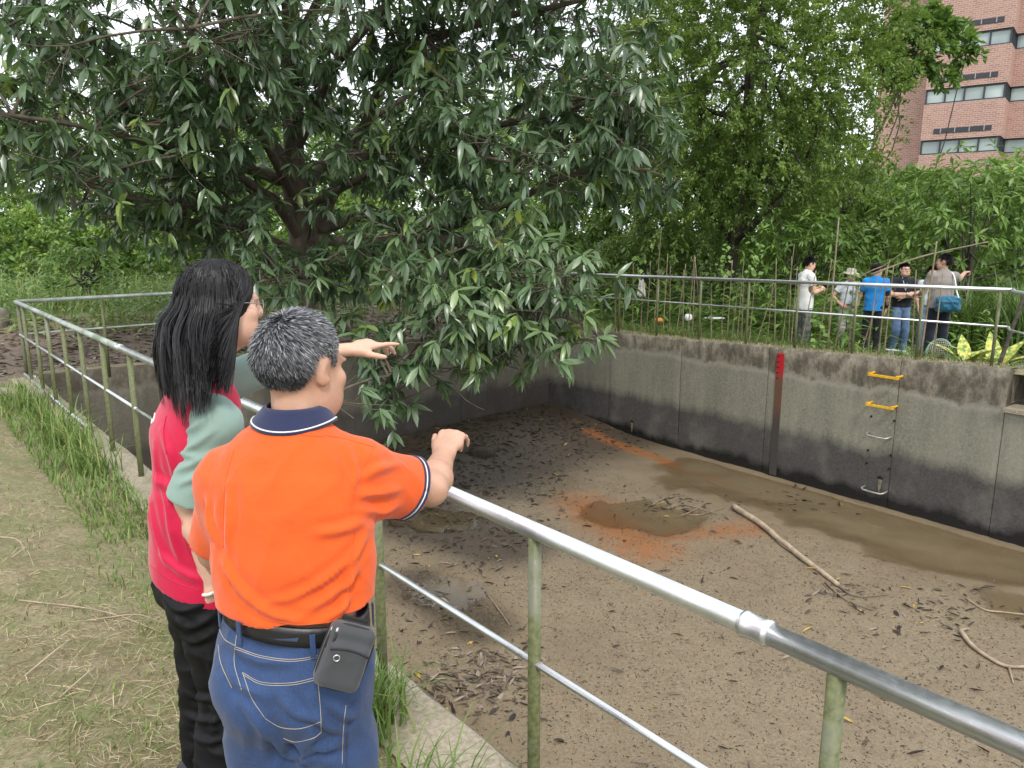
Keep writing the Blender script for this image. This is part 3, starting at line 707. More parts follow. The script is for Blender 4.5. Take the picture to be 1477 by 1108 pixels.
for li, (pts_, r0) in enumerate(limb_px):
    P = smooth_path([pY(*q) for q in pts_], 8 * len(pts_)); m = len(P)
    P += np.array([mnoise.noise_vector(Vector(p * .9 + li)) for p in P]) * .10 * np.linspace(.2, 1, m)[:, None]
    R = r0 * (1 - np.linspace(0, 1, m) ** .8 * .86)
    if li == 0: R[:4] *= np.array([1.5, 1.25, 1.1, 1.03])
    MB().tube(P, R, 9 if r0 > .1 else 7).build('trunk' if li == 0 else 'limb', M['bark'], mango)
    start = .30 if li in (0, 1, 2, 11, 13, 14) else .22
    for k in range(int(3.3 * np.linalg.norm(np.diff(P, axis=0), axis=1).sum() * (1 - start)) + 1):
        u = start + (1 - start) * rng.random() ** .8; j = min(m - 1, int(u * m))
        off = rng.normal(size=3) * [.55, .55, .42]; off[2] = abs(off[2]) * .9 - .15 if li not in (7, 8, 9) else off[2] * .8
        blobs.append((P[j], P[j] + off, li))
for k in range(60):                                   # crown above and behind the frame
    v = rdir(1)[0]; v[2] = abs(v[2]); c_ = np.array([-3.2, 14.5, 4.6]) + v * [6.3, 4.6, 4.6] * rng.uniform(.75, 1.)
    blobs.append((c_ - v * .8, c_, 99))
for k in range(42):                                   # unseen leaf clusters added above the frame to shade the basin end
    c_ = np.array([rng.uniform(-6.5, 1.8), rng.uniform(9.0, 16.0), rng.uniform(5.8, 8.2)]); blobs.append((c_ + [0, .4, .5], c_, 99))
def ylimit(x):
    return np.interp(x, [-200, 0, 120, 230, 300, 400, 470, 500, 560, 640, 680, 760, 850, 905, 915, 1000, 1010, 1100],
                     [320, 335, 345, 345, 375, 425, 480, 600, 620, 605, 545, 530, 515, 500, 340, 300, 220, 200])
WP, WA, WT, WB = [], [], [], []
twig_mb = MB()
for anchor, c_, li in blobs:
    nw = rng.integers(10, 16) if li != 99 else 13
    base_t = rng.uniform(.12, .72)
    if li in (7, 8, 9): base_t += .14
    q = c_ + rng.normal(size=(nw, 3)) * ([.38, .38, .30] if li != 99 else [.6, .6, .5])
    keep_ = rng.random(nw); X_, Y_, D_ = px(q); ok = (Y_ < ylimit(X_) + rng.normal(0, 12, nw)) & (D_ > 6.5)
    ok &= ~((X_ > 985) & (Y_ > -60)) & ~((Y_ > 225) & (X_ > 930) & (Y_ < 640) & (li != 6))
    ok &= ~((X_ > 385) & (X_ < 500) & (Y_ > 190) & (Y_ < 350) & (D_ < 14.5) & (keep_ < .72)) & ~((X_ > 270) & (X_ < 400) & (Y_ > 240) & (Y_ < 320) & (D_ < 13) & (keep_ < .5))
    q = q[ok]
    if not len(q): continue
    bpth = smooth_path([anchor, (anchor + c_) / 2 + [0, 0, .06], c_], 4)
    twig_mb.tube(bpth, np.linspace(.022, .012, 4), 5, False)
    for p in q:
        a = unit(p - c_ + rng.normal(size=3) * .25 + [0, -.15, .05]); st = c_ + (p - c_) * rng.uniform(0, .25)
        twig_mb.tube([st, (st + p) / 2 + rng.normal(size=3) * .04 + [0, 0, -.03], p], [.009, .007, .005], 3, False)
        WP.append(p); WA.append(a); WT.append(np.clip(base_t + rng.normal(0, .1), 0, .84) if rng.random() > .035 else rng.uniform(.9, .99)); WB.append(li)
twig_mb.build('twig', M['bark'], mango)['kind'] = 'stuff'
WP, WA, WT = map(np.array, (WP, WA, WT)); WB = np.array(WB)
def whorls(WP, WA, WT, Lm, n_lo=8, n_hi=13, droop=.55):
    pos, X, tint, sc = [], [], [], []
    for p, a, tb in zip(WP, WA, WT):
        n = rng.integers(n_lo, n_hi); u = unit(np.cross(a, [.3, .2, .9])); v = np.cross(a, u); ph = rng.uniform(0, 6.28)
        for k in range(n):
            th = ph + k * 2.4; el = rng.uniform(.15, 1.05)
            d_ = unit(a * math.sin(el) * .9 + (u * math.cos(th) + v * math.sin(th)) * math.cos(el)) + [0, 0, -droop * rng.uniform(.5, 1.2)]
            pos.append(p - a * .07 * rng.random()); X.append(d_); sc.append(Lm * rng.uniform(.68, 1.18)); tint.append(tb + rng.normal(0, .07))
    return np.array(pos), np.array(X), np.array(sc), np.clip(np.array(tint), 0, 1)
lp, lx, ls, lt = whorls(WP, WA, WT, .275, 7, 12, .8)
tmv = [leaf_tmpl(.28, .24, .10), leaf_tmpl(.25, .45, .16), leaf_tmpl(.31, .10, .07)]
X_, Y_, D_ = px(lp)
inview = (X_ > 5) & (X_ < 1470) & (Y_ > 5) & (Y_ < 1100)
score = np.where(inview, D_, 1e9); big = np.argsort(score)[:280]
# spread the single leaves: prefer the nearest, never those hidden right behind the two people
isbig = np.zeros(len(lp), bool); isbig[big] = True
up_ = np.tile([0, 0, 1.], (len(lp), 1)) + rng.normal(size=(len(lp), 3)) * .35
which = rng.integers(0, 3, len(lp)); parts = []
for k in range(3):
    s_ = (which == k) & ~isbig; parts.append(scatter(tmv[k], lp[s_], lx[s_], up_[s_], ls[s_], lt[s_]))
crown = stuff('crown', join(parts), M['mango'], parent=mango)
lvar = []
for k in range(3):
    Vt, Ft = leaf_tmpl([.28, .25, .31][k], [.24, .45, .10][k], [.10, .16, .07][k], 5)
    for tv in (.25, .45, .62, .78, .95):
        lvar.append((tv, k, mesh_np('leaf', Vt, Ft, M['mango'], attrs={'tint': np.full(len(Vt), tv)})))
ci = crown.matrix_world.inverted()
for i in big:
    cands = [me for tv, k, me in lvar if k == which[i]]; tvs = np.array([.25, .45, .62, .78, .95])
    o = bpy.data.objects.new('leaf', cands[int(np.argmin(abs(tvs - lt[i])))]); COL.objects.link(o)
    Fm = frames(lx[i:i + 1], up_[i:i + 1])[0] * ls[i]
    mt = Matrix(((Fm[0][0], Fm[1][0], Fm[2][0], lp[i][0]), (Fm[0][1], Fm[1][1], Fm[2][1], lp[i][1]), (Fm[0][2], Fm[1][2], Fm[2][2], lp[i][2]), (0, 0, 0, 1)))
    o.parent = crown; o.matrix_parent_inverse = Matrix.Translation(-Vector(mango.location)); o.matrix_basis = mt
# hanging bare twigs over the water
def curve_thing(name, pts_, r, mat, label, cat, parent=None, n=24, k=7, wob=.0):
    P = smooth_path(pts_, n)
    if wob: P = P + np.array([mnoise.noise_vector(Vector(p * 6)) for p in P]) * wob
    R = np.interp(np.linspace(0, 1, n), np.linspace(0, 1, len(r)), r); o = MB().tube(P, R, k).build(name, mat, parent)
    return tag(o, label, cat)
for pp in ([(655, 540, 9.6), (665, 570, 9.5), (685, 585, 9.5), (700, 592, 9.5)], [(560, 330, 12), (540, 350, 11.8), (530, 390, 11.6)], [(655, 310, 11.6), (655, 370, 11.4), (660, 395, 11.3)], [(830, 520, 9.6), (800, 548, 9.7), (770, 556, 9.8)], [(330, 270, 12.8), (322, 320, 12.7), (325, 355, 12.6)], [(455, 300, 13.5), (448, 345, 13.3), (440, 362, 13.3)]):
    curve_thing('twig', [pY(*q) for q in pp], (.010, .006, .003), M['bark'], None, None, mango, 12, 5)

# ------------------------------------------------------------------ other trees and bushes
def sprays(c, rad, n, per, L, mat_t=(.2, .75), spread=.45, low=-1., shell=.45, up=.25):
    """leafy sprays in an ellipsoid: short arching twigs set with small leaves"""
    v = rdir(n); v[:, 2] = np.where(v[:, 2] < low, -v[:, 2], v[:, 2])
    lump = 1 + .22 * np.array([mnoise.noise(Vector(q * 2.2 + np.array(c))) for q in v])
    rr = (shell + (1 - shell) * rng.random(n) ** .6) * lump
    P = np.asarray(c) + v * np.asarray(rad) * rr[:, None]
    d = unit(v + rng.normal(size=(n, 3)) * .5 + [0, 0, up]); Ls = rng.uniform(.6, 1.3, n) * spread
    t = rng.random((n, per)); k = np.repeat(np.arange(n), per); t = t.ravel()
    pos = P[k] + d[k] * (t * Ls[k])[:, None] + np.array([0, 0, -1.]) * (t ** 2 * Ls[k] * .35)[:, None] + rng.normal(size=(n * per, 3)) * .03 * spread / .45
    X = unit(d[k] * .6 + rng.normal(size=(n * per, 3)) * .7 + [0, 0, -.3])
    tint = np.clip(np.repeat(rng.uniform(*mat_t, n), per) + rng.normal(0, .10, n * per), 0, 1)
    return scatter(DIA, pos, X, np.tile([0, 0, 1.], (n * per, 1)) + rng.normal(size=(n * per, 3)) * .5, L * rng.uniform(.7, 1.25, n * per), tint), P, d
def tree(name, label, base, c, rad, n, per, L, mat, bark, mt=(.2, .75), spread=.45, trunk_r=.16, group=None, shell=.45, nb=9, cat='tree', low=-1.):
    e = empty(name, base, label, cat, group); base = np.asarray(base, float); c = np.asarray(c, float)
    fol, P, d = sprays(c, rad, n, per, L, mt, spread, low, shell); stuff('crown', fol, mat, parent=e)
    top = c + [0, 0, rad[2] * .3]
    tp = smooth_path([base - [0, 0, .15], base + (c - base) * .4 + [.1, .05, 0], c, top], 12); MB().tube(tp, np.linspace(trunk_r, trunk_r * .3, 12), 8).build('trunk', bark, e)
    for k in range(nb):
        a = tp[rng.integers(3, 10)]; q = P[rng.integers(0, n)]
        MB().tube(smooth_path([a, (a + q) / 2 + rng.normal(size=3) * .12 * np.linalg.norm(q - a), q], 8), np.linspace(trunk_r * .42, .012, 8), 6, False).build('limb', bark, e)
    return e
tree('broadleaf_tree', 'tall small-leaved tree behind the railing with dark forked trunk', gp(5.3, 19.0), (5.75, 19.4, 5.6), (3.7, 3.0, 5.0), 3300, 42, .098, M['small'], M['bark2'], (.4, 1.), .55, .17, nb=22, shell=.25)
tree('bamboo_like_tree', 'feathery narrow-leaved tree leaning before the brick tower', gp(7.6, 20.6), pY(1328, 62, 21.5), (1.15, .8, .8), 130, 30, .22, M['bright'], M['bark2'], (.2, .7), .42, .05, nb=8)
right_trees = [
    ((8.6, 23.5), (8.8, 24., 2.4), (2.6, 2.2, 2.3), 420, 26, .16, 'bright', 'bushy green tree filling the gap beside the brick tower'),
    ((4.4, 25.5), (4.0, 26., 3.8), (4.2, 2.5, 4.2), 520, 26, .16, 'small', 'dim dense tree behind the forked trunk'),
    ((-1.0, 28.0), (-1., 28., 3.6), (4.8, 2.5, 3.6), 520, 24, .18, 'bright', 'sunlit leafy tree glimpsed through the mango boughs'),
    ((-8.0, 29.0), (-8.5, 29, 3.0), (4.8, 2.5, 3.1), 480, 24, .18, 'bright', 'sunlit bushy tree at the back of the meadow'),
    ((-17., 30.0), (-17., 30, 3.4), (5.2, 3, 3.4), 480, 24, .19, 'bright', 'round green tree on the open edge of the meadow'),
    ((15.5, 29.0), (15.5, 29, 1.9), (5.0, 3, 2.2), 420, 24, .19, 'small', 'dark green tree at the foot of the brick tower'),
]
for (bx_, by_), c_, rad, n_, per_, L_, m_, lab in right_trees:
    tree('broadleaf_tree', lab, gp(bx_, by_), c_, rad, n_, per_, L_, M[m_], M['bark2'], (.2, .9), .7, .16, 'trees beyond the basin', shell=.5, nb=6)
for k in range(15):
    x_ = -34 + k * 5.0 + rng.uniform(-1, 1); y_ = rng.uniform(32, 40); h_ = rng.uniform(3.4, 4.6)
    if x_ > 14: h_ = 2.3
    tree('background_tree', 'leafy green tree in the dense belt closing off the far side', gp(x_, y_), (x_, y_, h_ - .3), (rng.uniform(3.4, 4.4), 2.2, h_), 420, 26, .27, M['bright' if k % 3 else 'small'], M['bark2'], (.1, .9), .9, .16, 'belt of trees on the far side', shell=.55, nb=3)
for x_, y_, h_ in ((-20, 25, 1.6), (-14.5, 24, 1.3), (-10, 23.5, 1.5), (-5, 24.5, 1.7), (-.5, 23, 1.5), (2.6, 22, 1.8), (10.5, 21.5, 1.8), (14.5, 22, 1.9), (18.5, 24, 1.9)):
    tree('background_bush', 'rounded bush in the rank growth at the foot of the tree belt', gp(x_, y_), (x_, y_, h_ * .8), (2.6, 1.3, h_), 260, 24, .22, M['bright'], M['bark2'], (.2, 1.), .6, .05, 'bushes at the foot of the tree belt', shell=.55, nb=3, cat='bush')
# shrubs behind the right-hand railing, mango-like whorls in full light
def whorl_bush(name, label, base, c, rad, nw, Lm, mat, tr=(.35, .85), nsingle=0):
    e = empty(name, base, label, 'shrub'); c = np.asarray(c, float); v = rdir(nw); v[:, 2] = np.where(v[:, 2] < -.45, -v[:, 2], v[:, 2])
    lump = 1 + .25 * np.array([mnoise.noise(Vector(q * 2.4 + c)) for q in v])
    P = c + v * rad * ((.55 + .45 * rng.random(nw) ** .6) * lump)[:, None]; A = unit(v + [0, -.2, .5] + rng.normal(size=(nw, 3)) * .3)
    p_, x_, s_, t_ = whorls(P, A, rng.uniform(*tr, nw), Lm, 6, 10, .45)
    u_ = np.tile([0, 0, 1.], (len(p_), 1)) + rng.normal(size=(len(p_), 3)) * .35
    cr = stuff('crown', scatter(leaf_tmpl(.28, .25, .12, 2), p_, x_, u_, s_, t_), mat, parent=e)
    b = np.asarray(base, float); MB().tube(smooth_path([b - [0, 0, .1], b + (c - b) * .5 + [.1, 0, 0], c], 8), np.linspace(.09, .03, 8), 7).build('trunk', M['bark2'], e)
    for k in range(12):
        q = P[rng.integers(0, nw)]; MB().tube(smooth_path([b + (c - b) * rng.uniform(.3, .9), (b + c + q * 2) / 4 + rng.normal(size=3) * .1, q], 7), np.linspace(.03, .008, 7), 5, False).build('limb', M['bark2'], e)
    return e
whorl_bush('leafy_shrub', 'glossy broad-leaved shrub rising behind the taupe-shirted man', gp(9.6, 16.2), (9.9, 16.6, 1.75), (2.0, 1.5, 1.75), 330, .24, M['bright'])
whorl_bush('leafy_shrub', 'bright big-leaved shrub overtopping the others below the tower', gp(12.6, 17.4), (12.4, 18., 1.9), (2.3, 1.6, 1.75), 340, .26, M['bright'], (.4, .95))
whorl_bush('leafy_shrub', 'low dark shrub between the forked trunk and the men', gp(6.6, 17.0), (6.6, 17.2, .9), (1.5, 1.0, 1.4), 200, .22, M['bright'], (.2, .8))
whorl_bush('leafy_shrub', 'dark shrub beside the fence of bamboo stakes', gp(3.6, 18.6), (3.4, 18.8, .8), (1.8, 1.0, 1.3), 200, .22, M['small'], (.1, .55))
whorl_bush('leafy_shrub', 'young shrub with pale stem at the meadow edge', gp(-9.2, 16.2), (-9.2, 16.4, .9), (.9, .7, .8), 90, .18, M['bright'], (.2, .6))
whorl_bush('leafy_shrub', 'shadowy shrub behind the mango trunk', gp(-6.5, 19.5), (-6.5, 19.7, .9), (1.5, 1.0, 1.0), 150, .2, M['small'], (.2, .7))

# undergrowth behind the far railing: upright stems with long alternate leaves
def weeds(area_pts, H, L, nleaf, tint):
    pos, X, sc, tn = [], [], [], []
    stems = []
    for (x, y) in area_pts:
        z0 = zg(x, y); h = H * rng.uniform(.5, 1.2); ln = rng.normal(size=2) * .14; tb = rng.uniform(*tint); ph = rng.uniform(0, 6.28)
        stems.append((np.array([x, y, z0]), np.array([x + ln[0] * h, y + ln[1] * h, z0 + h])))
        for k in range(nleaf):
            u = (k + 1.5) / (nleaf + 1); p = np.array([x + ln[0] * h * u, y + ln[1] * h * u, z0 + h * u]); a = ph + k * 2.6
            pos.append(p); X.append((math.cos(a), math.sin(a), rng.uniform(-.1, .8))); sc.append(L * rng.uniform(.6, 1.2) * (1.1 - .4 * u)); tn.append(np.clip(tb + rng.normal(0, .1), 0, 1))
    pos, X, sc, tn = map(np.array, (pos, X, sc, tn))
    return scatter(leaf_tmpl(.2, .35, .12, 2), pos, X, np.tile([0, 0, 1.], (len(pos), 1)), sc, tn), stems
def band(n, s0, s1, d0, d1):
    s_ = rng.uniform(s0, s1, n); d_ = d0 + (d1 - d0) * rng.random(n) ** .9; return [tuple(PB + DC * a + NC * b) for a, b in zip(s_, d_)]
w1, _ = weeds(band(330, -1, 6.2, 1.2, 5.5), 1.15, .42, 11, (.1, .75))
w2, _ = weeds(band(260, 5.6, 10.5, 3.4, 7.5), .95, .30, 11, (.3, .95))
w3, _ = weeds(band(380, 2., 10.5, .45, 2.0), .26, .15, 7, (.3, .95))
stuff('undergrowth', join([w1, w2, w3]), M['bright'], 'tangled leafy undergrowth behind the far railing', 'undergrowth')
gpos = np.array([(*q, zg(*q)) for q in band(3200, -.5, 11, .18, 1.7)])
stuff('grass', grass(gpos, rng.uniform(.06, .30, 3200), .007, rng.uniform(.2, .9, 3200), rng.uniform(.2, 1., 3200)), M['grass'], 'ragged grass growing along the far wall top', 'grass')
n_ = 2600; gpos = np.array([(*q, 0) for q in band(n_, .2, 9.0, .0, .36)]); gpos[:, 2] = z_bc(s_bc(gpos)) - .004
stuff('grass', join([grass(gpos, rng.uniform(.02, .07, n_), .006, rng.uniform(.3, 1.2, n_), rng.uniform(.4, 1., n_))]), M['straw'], 'dry moss and grass wisps on the far coping', 'grass')
# strap-leaved clumps by the grey-shirted man
for (x, y, lab) in ((9.3, 13.6, 'tall strap-leaved clump beyond the railing end'), (8.6, 14.3, 'strap-leaved clump beside the taupe-shirted man'), (10.2, 13.4, 'strap-leaved clump nearest the inlet notch')):
    e = empty('grass_clump', gp(x, y), lab, 'plant'); n_ = 260
    q = np.array([x, y, zg(x, y)]) + rng.normal(size=(n_, 3)) * [.28, .28, .0]
    stuff('leaf_blades', grass(q, rng.uniform(.9, 1.75, n_), .035, rng.uniform(.15, .8, n_), rng.uniform(.1, .7, n_), 5), M['grass'], parent=e)
# variegated bird's-nest plants at the far coping
for (pxx, pyy, YY, n_, Lv, lab) in ((1392, 522, 10.75, 11, .62, 'yellow and green variegated rosette plant beside the white shoe'), (1436, 520, 10.6, 10, .66, 'yellow-green rosette plant behind the last post of the long grey railing')):
    b = pY(pxx, pyy, YY); b[2] = zg(b[0], b[1]) - .02; e = empty('variegated_plant', b, lab, 'plant')
    Vt, Ft = leaf_tmpl(.30, .28, .10, 6)
    for k in range(n_):
        az = k * 2.4 + .3; el = .35 + .75 * rng.random(); d_ = np.array([[math.cos(az) * math.cos(el), math.sin(az) * math.cos(el), math.sin(el)]])
        V, F, _ = scatter((Vt, Ft), b[None] + [0, 0, .03], d_, np.array([[0, 0, 1.]]), np.array([Lv * rng.uniform(.7, 1.1)]), np.zeros(1)); link('leaf', mesh_np('leaf', V, F, M['varieg']), e)

# meadow on the left and tufts
n_ = 9000; q = np.column_stack([rng.uniform(-22, -1., n_), rng.uniform(13.5, 27, n_)]); dn, da, dc = out_d(q); q = q[(da > 2.6) & (q[:, 1] > 12.5 - q[:, 0] * .0)]
gpos = np.column_stack([q, z_ground(q)]); n_ = len(gpos)
stuff('grass', grass(gpos, rng.uniform(.25, .75, n_), .022, rng.uniform(.2, .8, n_), rng.uniform(.6, .97, n_)), M['grass'], 'bright meadow grass beyond the mango tree', 'grass')
q = np.column_stack([rng.uniform(-16, -5., 420), rng.uniform(12.6, 19, 420)]); dn, da, dc = out_d(q); q = q[(da > 2.2)]
w4, _ = weeds([tuple(v) for v in q], .8, .26, 12, (.35, 1.))
stuff('undergrowth', w4, M['bright'], 'lush weeds at the edge of the meadow', 'undergrowth')
def near_band(n, s0, s1, d0, d1, pw=1.):
    s_ = rng.uniform(s0, s1, n); d_ = d0 + (d1 - d0) * rng.random(n) ** pw; q = np.array([O2 + NN * KERB + DN * a - NN * b for a, b in zip(s_, d_)])
    return np.column_stack([q, z_ground(q)])
tc = near_band(34, 3.9, 7.8, .30, .50); g1 = (tc[rng.integers(0, 34, 1500)] + rng.normal(size=(1500, 3)) * [.08, .08, 0])
g2 = near_band(2600, 2.2, 8.6, .28, .78, 1.3)
stuff('grass', join([grass(g1[:820], rng.uniform(.16, .44, 820), .011, rng.uniform(.2, .95, 820), rng.uniform(.45, 1., 820), 4), grass(g2, rng.uniform(.05, .16, 2600), .009, rng.uniform(.3, .9, 2600), rng.uniform(.4, .95, 2600))]),
      M['grass'], 'long green grass tufts along the old rail', 'grass')
tc = np.concatenate([near_band(10, -1.1, .0, .28, .5), near_band(4, -.5, .2, .18, .3)]); g1 = (tc[rng.integers(0, 14, 420)] + rng.normal(size=(420, 3)) * [.05, .05, 0])
g2 = near_band(1200, -2.5, 2.2, .30, .9, 1.3)
stuff('grass', join([grass(g1, rng.uniform(.12, .36, 420), .009, rng.uniform(.2, .9, 420), rng.uniform(.35, .95, 420), 4), grass(g2, rng.uniform(.03, .12, 1200), .006, rng.uniform(.3, 1., 1200), rng.uniform(.4, 1., 1200))]),
      M['grass'], 'green grass tufts at the kerb beside the denim legs', 'grass')
# mown straw lying on the path
def flat_bits(pos, L, wd, tint, tilt=.25, zlift=.006):
    N = len(pos); az = rng.uniform(0, 6.283, N); X = np.column_stack([np.cos(az), np.sin(az), rng.normal(0, tilt, N)])
    tm = (np.array([(-.5, .5, 0), (-.5, -.5, 0), (.05, -.6, .04), (.05, .6, .04), (.5, .2, -.02), (.5, -.2, -.02)], float), np.array([(0, 1, 2, 3), (3, 2, 5, 4)]))
    sc = np.column_stack([L, np.broadcast_to(wd, N), L]); pos = np.asarray(pos, float) + [0, 0, zlift]
    return scatter(tm, pos, X, np.tile([0, 0, 1.], (N, 1)) + rng.normal(size=(N, 3)) * .3, sc, tint)
n_ = 95000; r_ = 1.6 + 9 * rng.random(n_) ** 1.5; th = rng.uniform(-1.15, .1, n_)
q = np.column_stack([np.sin(th) * r_, np.cos(th) * r_]); dn, da, dc = out_d(q); q = q[(dn > .22)]
n_ = len(q); patch = fbm2(q, 1.3) * .30
stuff('straw', flat_bits(np.column_stack([q, z_ground(q)]), rng.uniform(.02, .085, n_) * (1 + (rng.random(n_) > .985) * 1.6), rng.uniform(.0010, .0026, n_), np.clip(rng.uniform(0, .95, n_) + patch, 0, 1)), M['straw'], 'mown dry straw scattered over the path', 'straw')
n_ = 13000; r_ = 1.7 + 7 * rng.random(n_) ** 1.4; th = rng.uniform(-1.15, .1, n_); q = np.column_stack([np.sin(th) * r_, np.cos(th) * r_]); dn, da, dc = out_d(q); q = q[(dn > .3) & (fbm2(q, 1.3) > -.25)]
n_ = len(q); stuff('grass', grass(np.column_stack([q, z_ground(q)]), rng.uniform(.015, .06, n_), .004, rng.uniform(.3, 1.2, n_), rng.uniform(.4, 1., n_), 2), M['grass'], 'short green shoots in the mown path', 'grass')
for k, (a, b) in enumerate((((30, 890), (250, 905)), ((40, 1010), (110, 945)), ((140, 905), (235, 885)), ((20, 830), (40, 815)), ((90, 1040), (150, 985)), ((0, 800), (40, 822)))):
    A_, B_ = pz(*a, .01), pz(*b, .01); A_[2] = zg(A_[0], A_[1]) + .012; B_[2] = zg(B_[0], B_[1]) + .012
    curve_thing('grass_stalk', [A_, (A_ + B_) / 2 + [.02, .03, .02], B_], (.004, .003, .001), M['deadwood'], 'long dry grass stalk lying on the mown path', 'stalk', None, 10, 5)['group'] = 'dry stalks on the path'

# ------------------------------------------------------------------ leaf litter, sticks and debris
def curl(L, W, c1, c2):
    Vt, Ft = leaf_tmpl(W, c1, c2, 4); Vt = Vt - [.5, 0, 0]; Vt[:, 2] += abs(c1) * .3 + .02; return Vt, Ft
curls = [curl(1, .26, .10, .25), curl(1, .20, -.22, .5), curl(1, .32, .26, .15), curl(1, .17, -.12, .7)]
def mudp(q): q = np.asarray(q, float); return np.column_stack([q, z_mud(q)[0]])
lq = []
def px_blob(n, x, y, sx, sy):
    for k in range(n):
        a, b = rng.normal(x, sx), rng.normal(y, sy); lq.append(pz(a, max(b, 590), -2.22)[:2])
px_blob(260, 700, 975, 42, 28); px_blob(110, 640, 990, 40, 22); px_blob(420, 690, 635, 90, 22); px_blob(420, 660, 720, 70, 60); px_blob(260, 640, 680, 60, 40); px_blob(70, 970, 728, 32, 9)
px_blob(80, 1340, 875, 60, 18); px_blob(40, 1200, 850, 25, 9); px_blob(40, 740, 800, 30, 25); px_blob(60, 620, 860, 30, 40); px_blob(40, 1120, 720, 60, 12); px_blob(260, 790, 630, 60, 14)
px_blob(60, 900, 640, 80, 12); px_blob(50, 780, 700, 30, 15)
nq = 560; u_, v_ = rng.random(nq), rng.random(nq); s_ = -4 + 13 * u_; gq = [O2 + NN * (KERB + .05 + 7.4 * v ** 1.2) + DN * s for s, v in zip(s_, v_)]
nq = 900; gq2 = [A_in + DA * (u * 9.5) - NA * (.1 + 3.2 * v ** 1.5) for u, v in zip(rng.random(nq), rng.random(nq))]
q = np.array(lq + gq + gq2); dn, da, dc = out_d(q); q = q[(dn < -.05) & (da < -.05) & (dc < -.08)]
P3 = mudp(q); P3[:, 2] = np.maximum(P3[:, 2], ZW) + rng.uniform(-.008, .006, len(P3)); n_ = len(P3)
Ls = rng.uniform(.04, .15, n_); az = rng.uniform(0, 6.283, n_); X = np.column_stack([np.cos(az), np.sin(az), rng.normal(0, .08, n_)]); U_ = np.tile([0, 0, 1.], (n_, 1)) + rng.normal(size=(n_, 3)) * .25
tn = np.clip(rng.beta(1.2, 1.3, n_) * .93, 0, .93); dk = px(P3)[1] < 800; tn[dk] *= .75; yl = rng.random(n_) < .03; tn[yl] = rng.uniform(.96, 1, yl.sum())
X_, Y_, D_ = px(P3); pile = (np.hypot((X_ - 690) / 80, (Y_ - 975) / 45) < 1); tn[pile] = np.clip(tn[pile] * .5 + .5, 0, .93); Ls[pile] = np.maximum(Ls[pile], .07)
wh_ = rng.integers(0, 4, n_); X_, Y_, D_ = px(P3); vis = (X_ > 545) & (X_ < 1477) & (Y_ > 590) & (Y_ < 1108) & (D_ > 0)
order = np.argsort(np.where(vis, D_ / Ls, 1e9))[:290]; one = np.zeros(n_, bool); one[order] = True
parts = [scatter(curls[k], P3[(wh_ == k) & ~one], X[(wh_ == k) & ~one], U_[(wh_ == k) & ~one], Ls[(wh_ == k) & ~one], tn[(wh_ == k) & ~one]) for k in range(4)]
stuff('leaf_litter', join(parts), M['litter'], 'fallen leaves scattered over the mud', 'leaf litter')
lv2 = {(k, j): mesh_np('leaf', *curls[k], M['litter'], attrs={'tint': np.full(len(curls[k][0]), tv)}) for k in range(4) for j, tv in enumerate((.05, .3, .55, .75, .9, .98))}
for i in order:
    j = int(np.argmin(abs(np.array((.05, .3, .55, .75, .9, .98)) - tn[i]))); o = bpy.data.objects.new('leaf', lv2[(int(wh_[i]), j)]); COL.objects.link(o)
    Fm = frames(X[i:i + 1], U_[i:i + 1])[0] * Ls[i]; p = P3[i]
    o.parent = mud; o.matrix_basis = Matrix(((Fm[0][0], Fm[1][0], Fm[2][0], p[0]), (Fm[0][1], Fm[1][1], Fm[2][1], p[1]), (Fm[0][2], Fm[1][2], Fm[2][2], p[2]), (0, 0, 0, 1)))
n_ = 30000; u_, v_ = rng.random(n_), rng.random(n_); q = O2 + NN * (KERB + .05 + 7.6 * v_)[:, None] + DN * (-4.5 + 13.5 * u_)[:, None]; dn, da, dc = out_d(q); q = q[(dc < -.1) & (da < -.1)]
P3 = mudp(q); q3 = P3[P3[:, 2] > ZW - .012]; n_ = len(q3); q3[:, 2] = np.maximum(q3[:, 2], ZW)
stuff('debris', flat_bits(q3, rng.uniform(.008, .035, n_) * (1 + 1.5 * (rng.random(n_) > .96)), rng.uniform(.003, .008, n_), rng.random(n_), .15, .004), M['debris'], 'dark specks of plant debris all over the mud', 'debris')
# litter on the banks beyond the end wall
n_ = 4200; u_, v_ = rng.random(n_), rng.random(n_); q = PA - DA * 3 + DA * (u_ * 12.5)[:, None] + NA * (.28 + 4.2 * v_)[:, None]; P3 = np.column_stack([q, z_ground(q)])
az = rng.uniform(0, 6.283, n_)
stuff('leaf_litter', scatter(curls[0], P3 + [0, 0, .006], np.column_stack([np.cos(az), np.sin(az), rng.normal(0, .1, n_)]), np.tile([0, 0, 1.], (n_, 1)) + rng.normal(size=(n_, 3)) * .3, rng.uniform(.08, .2, n_), np.clip(rng.beta(2.6, 1.1, n_) * .95, 0, .95)), M['litter'], 'brown leaves carpeting the bank under the mango', 'leaf litter')
mz = lambda x, y, h=.0: np.array([*pz(x, y, -2.22)[:2], mudp(pz(x, y, -2.22)[None, :2])[0][2] + h])
curve_thing('branch', [mz(1057, 733, .05), mz(1095, 757, .045), mz(1130, 785, .04), mz(1165, 812, .035), mz(1210, 845, .03)], (.045, .040, .036, .034, .026), M['deadwood'], 'long bare pale branch lying across the mud', 'branch', None, 30, 9, .012)
fb = tag(MB().tube(smooth_path([mz(1385, 910, .03), mz(1400, 930, .03), mz(1425, 948, .02), mz(1455, 962, .02), mz(1500, 962, .02)], 20), np.linspace(.024, .012, 20), 8).build('branch', M['deadwood']), 'forked grey branch half sunk in the mud', 'branch')
MB().tube([mz(1455, 962, .02), mz(1462, 985, .01)], [.013, .006], 6).build('fork', M['deadwood'], fb)
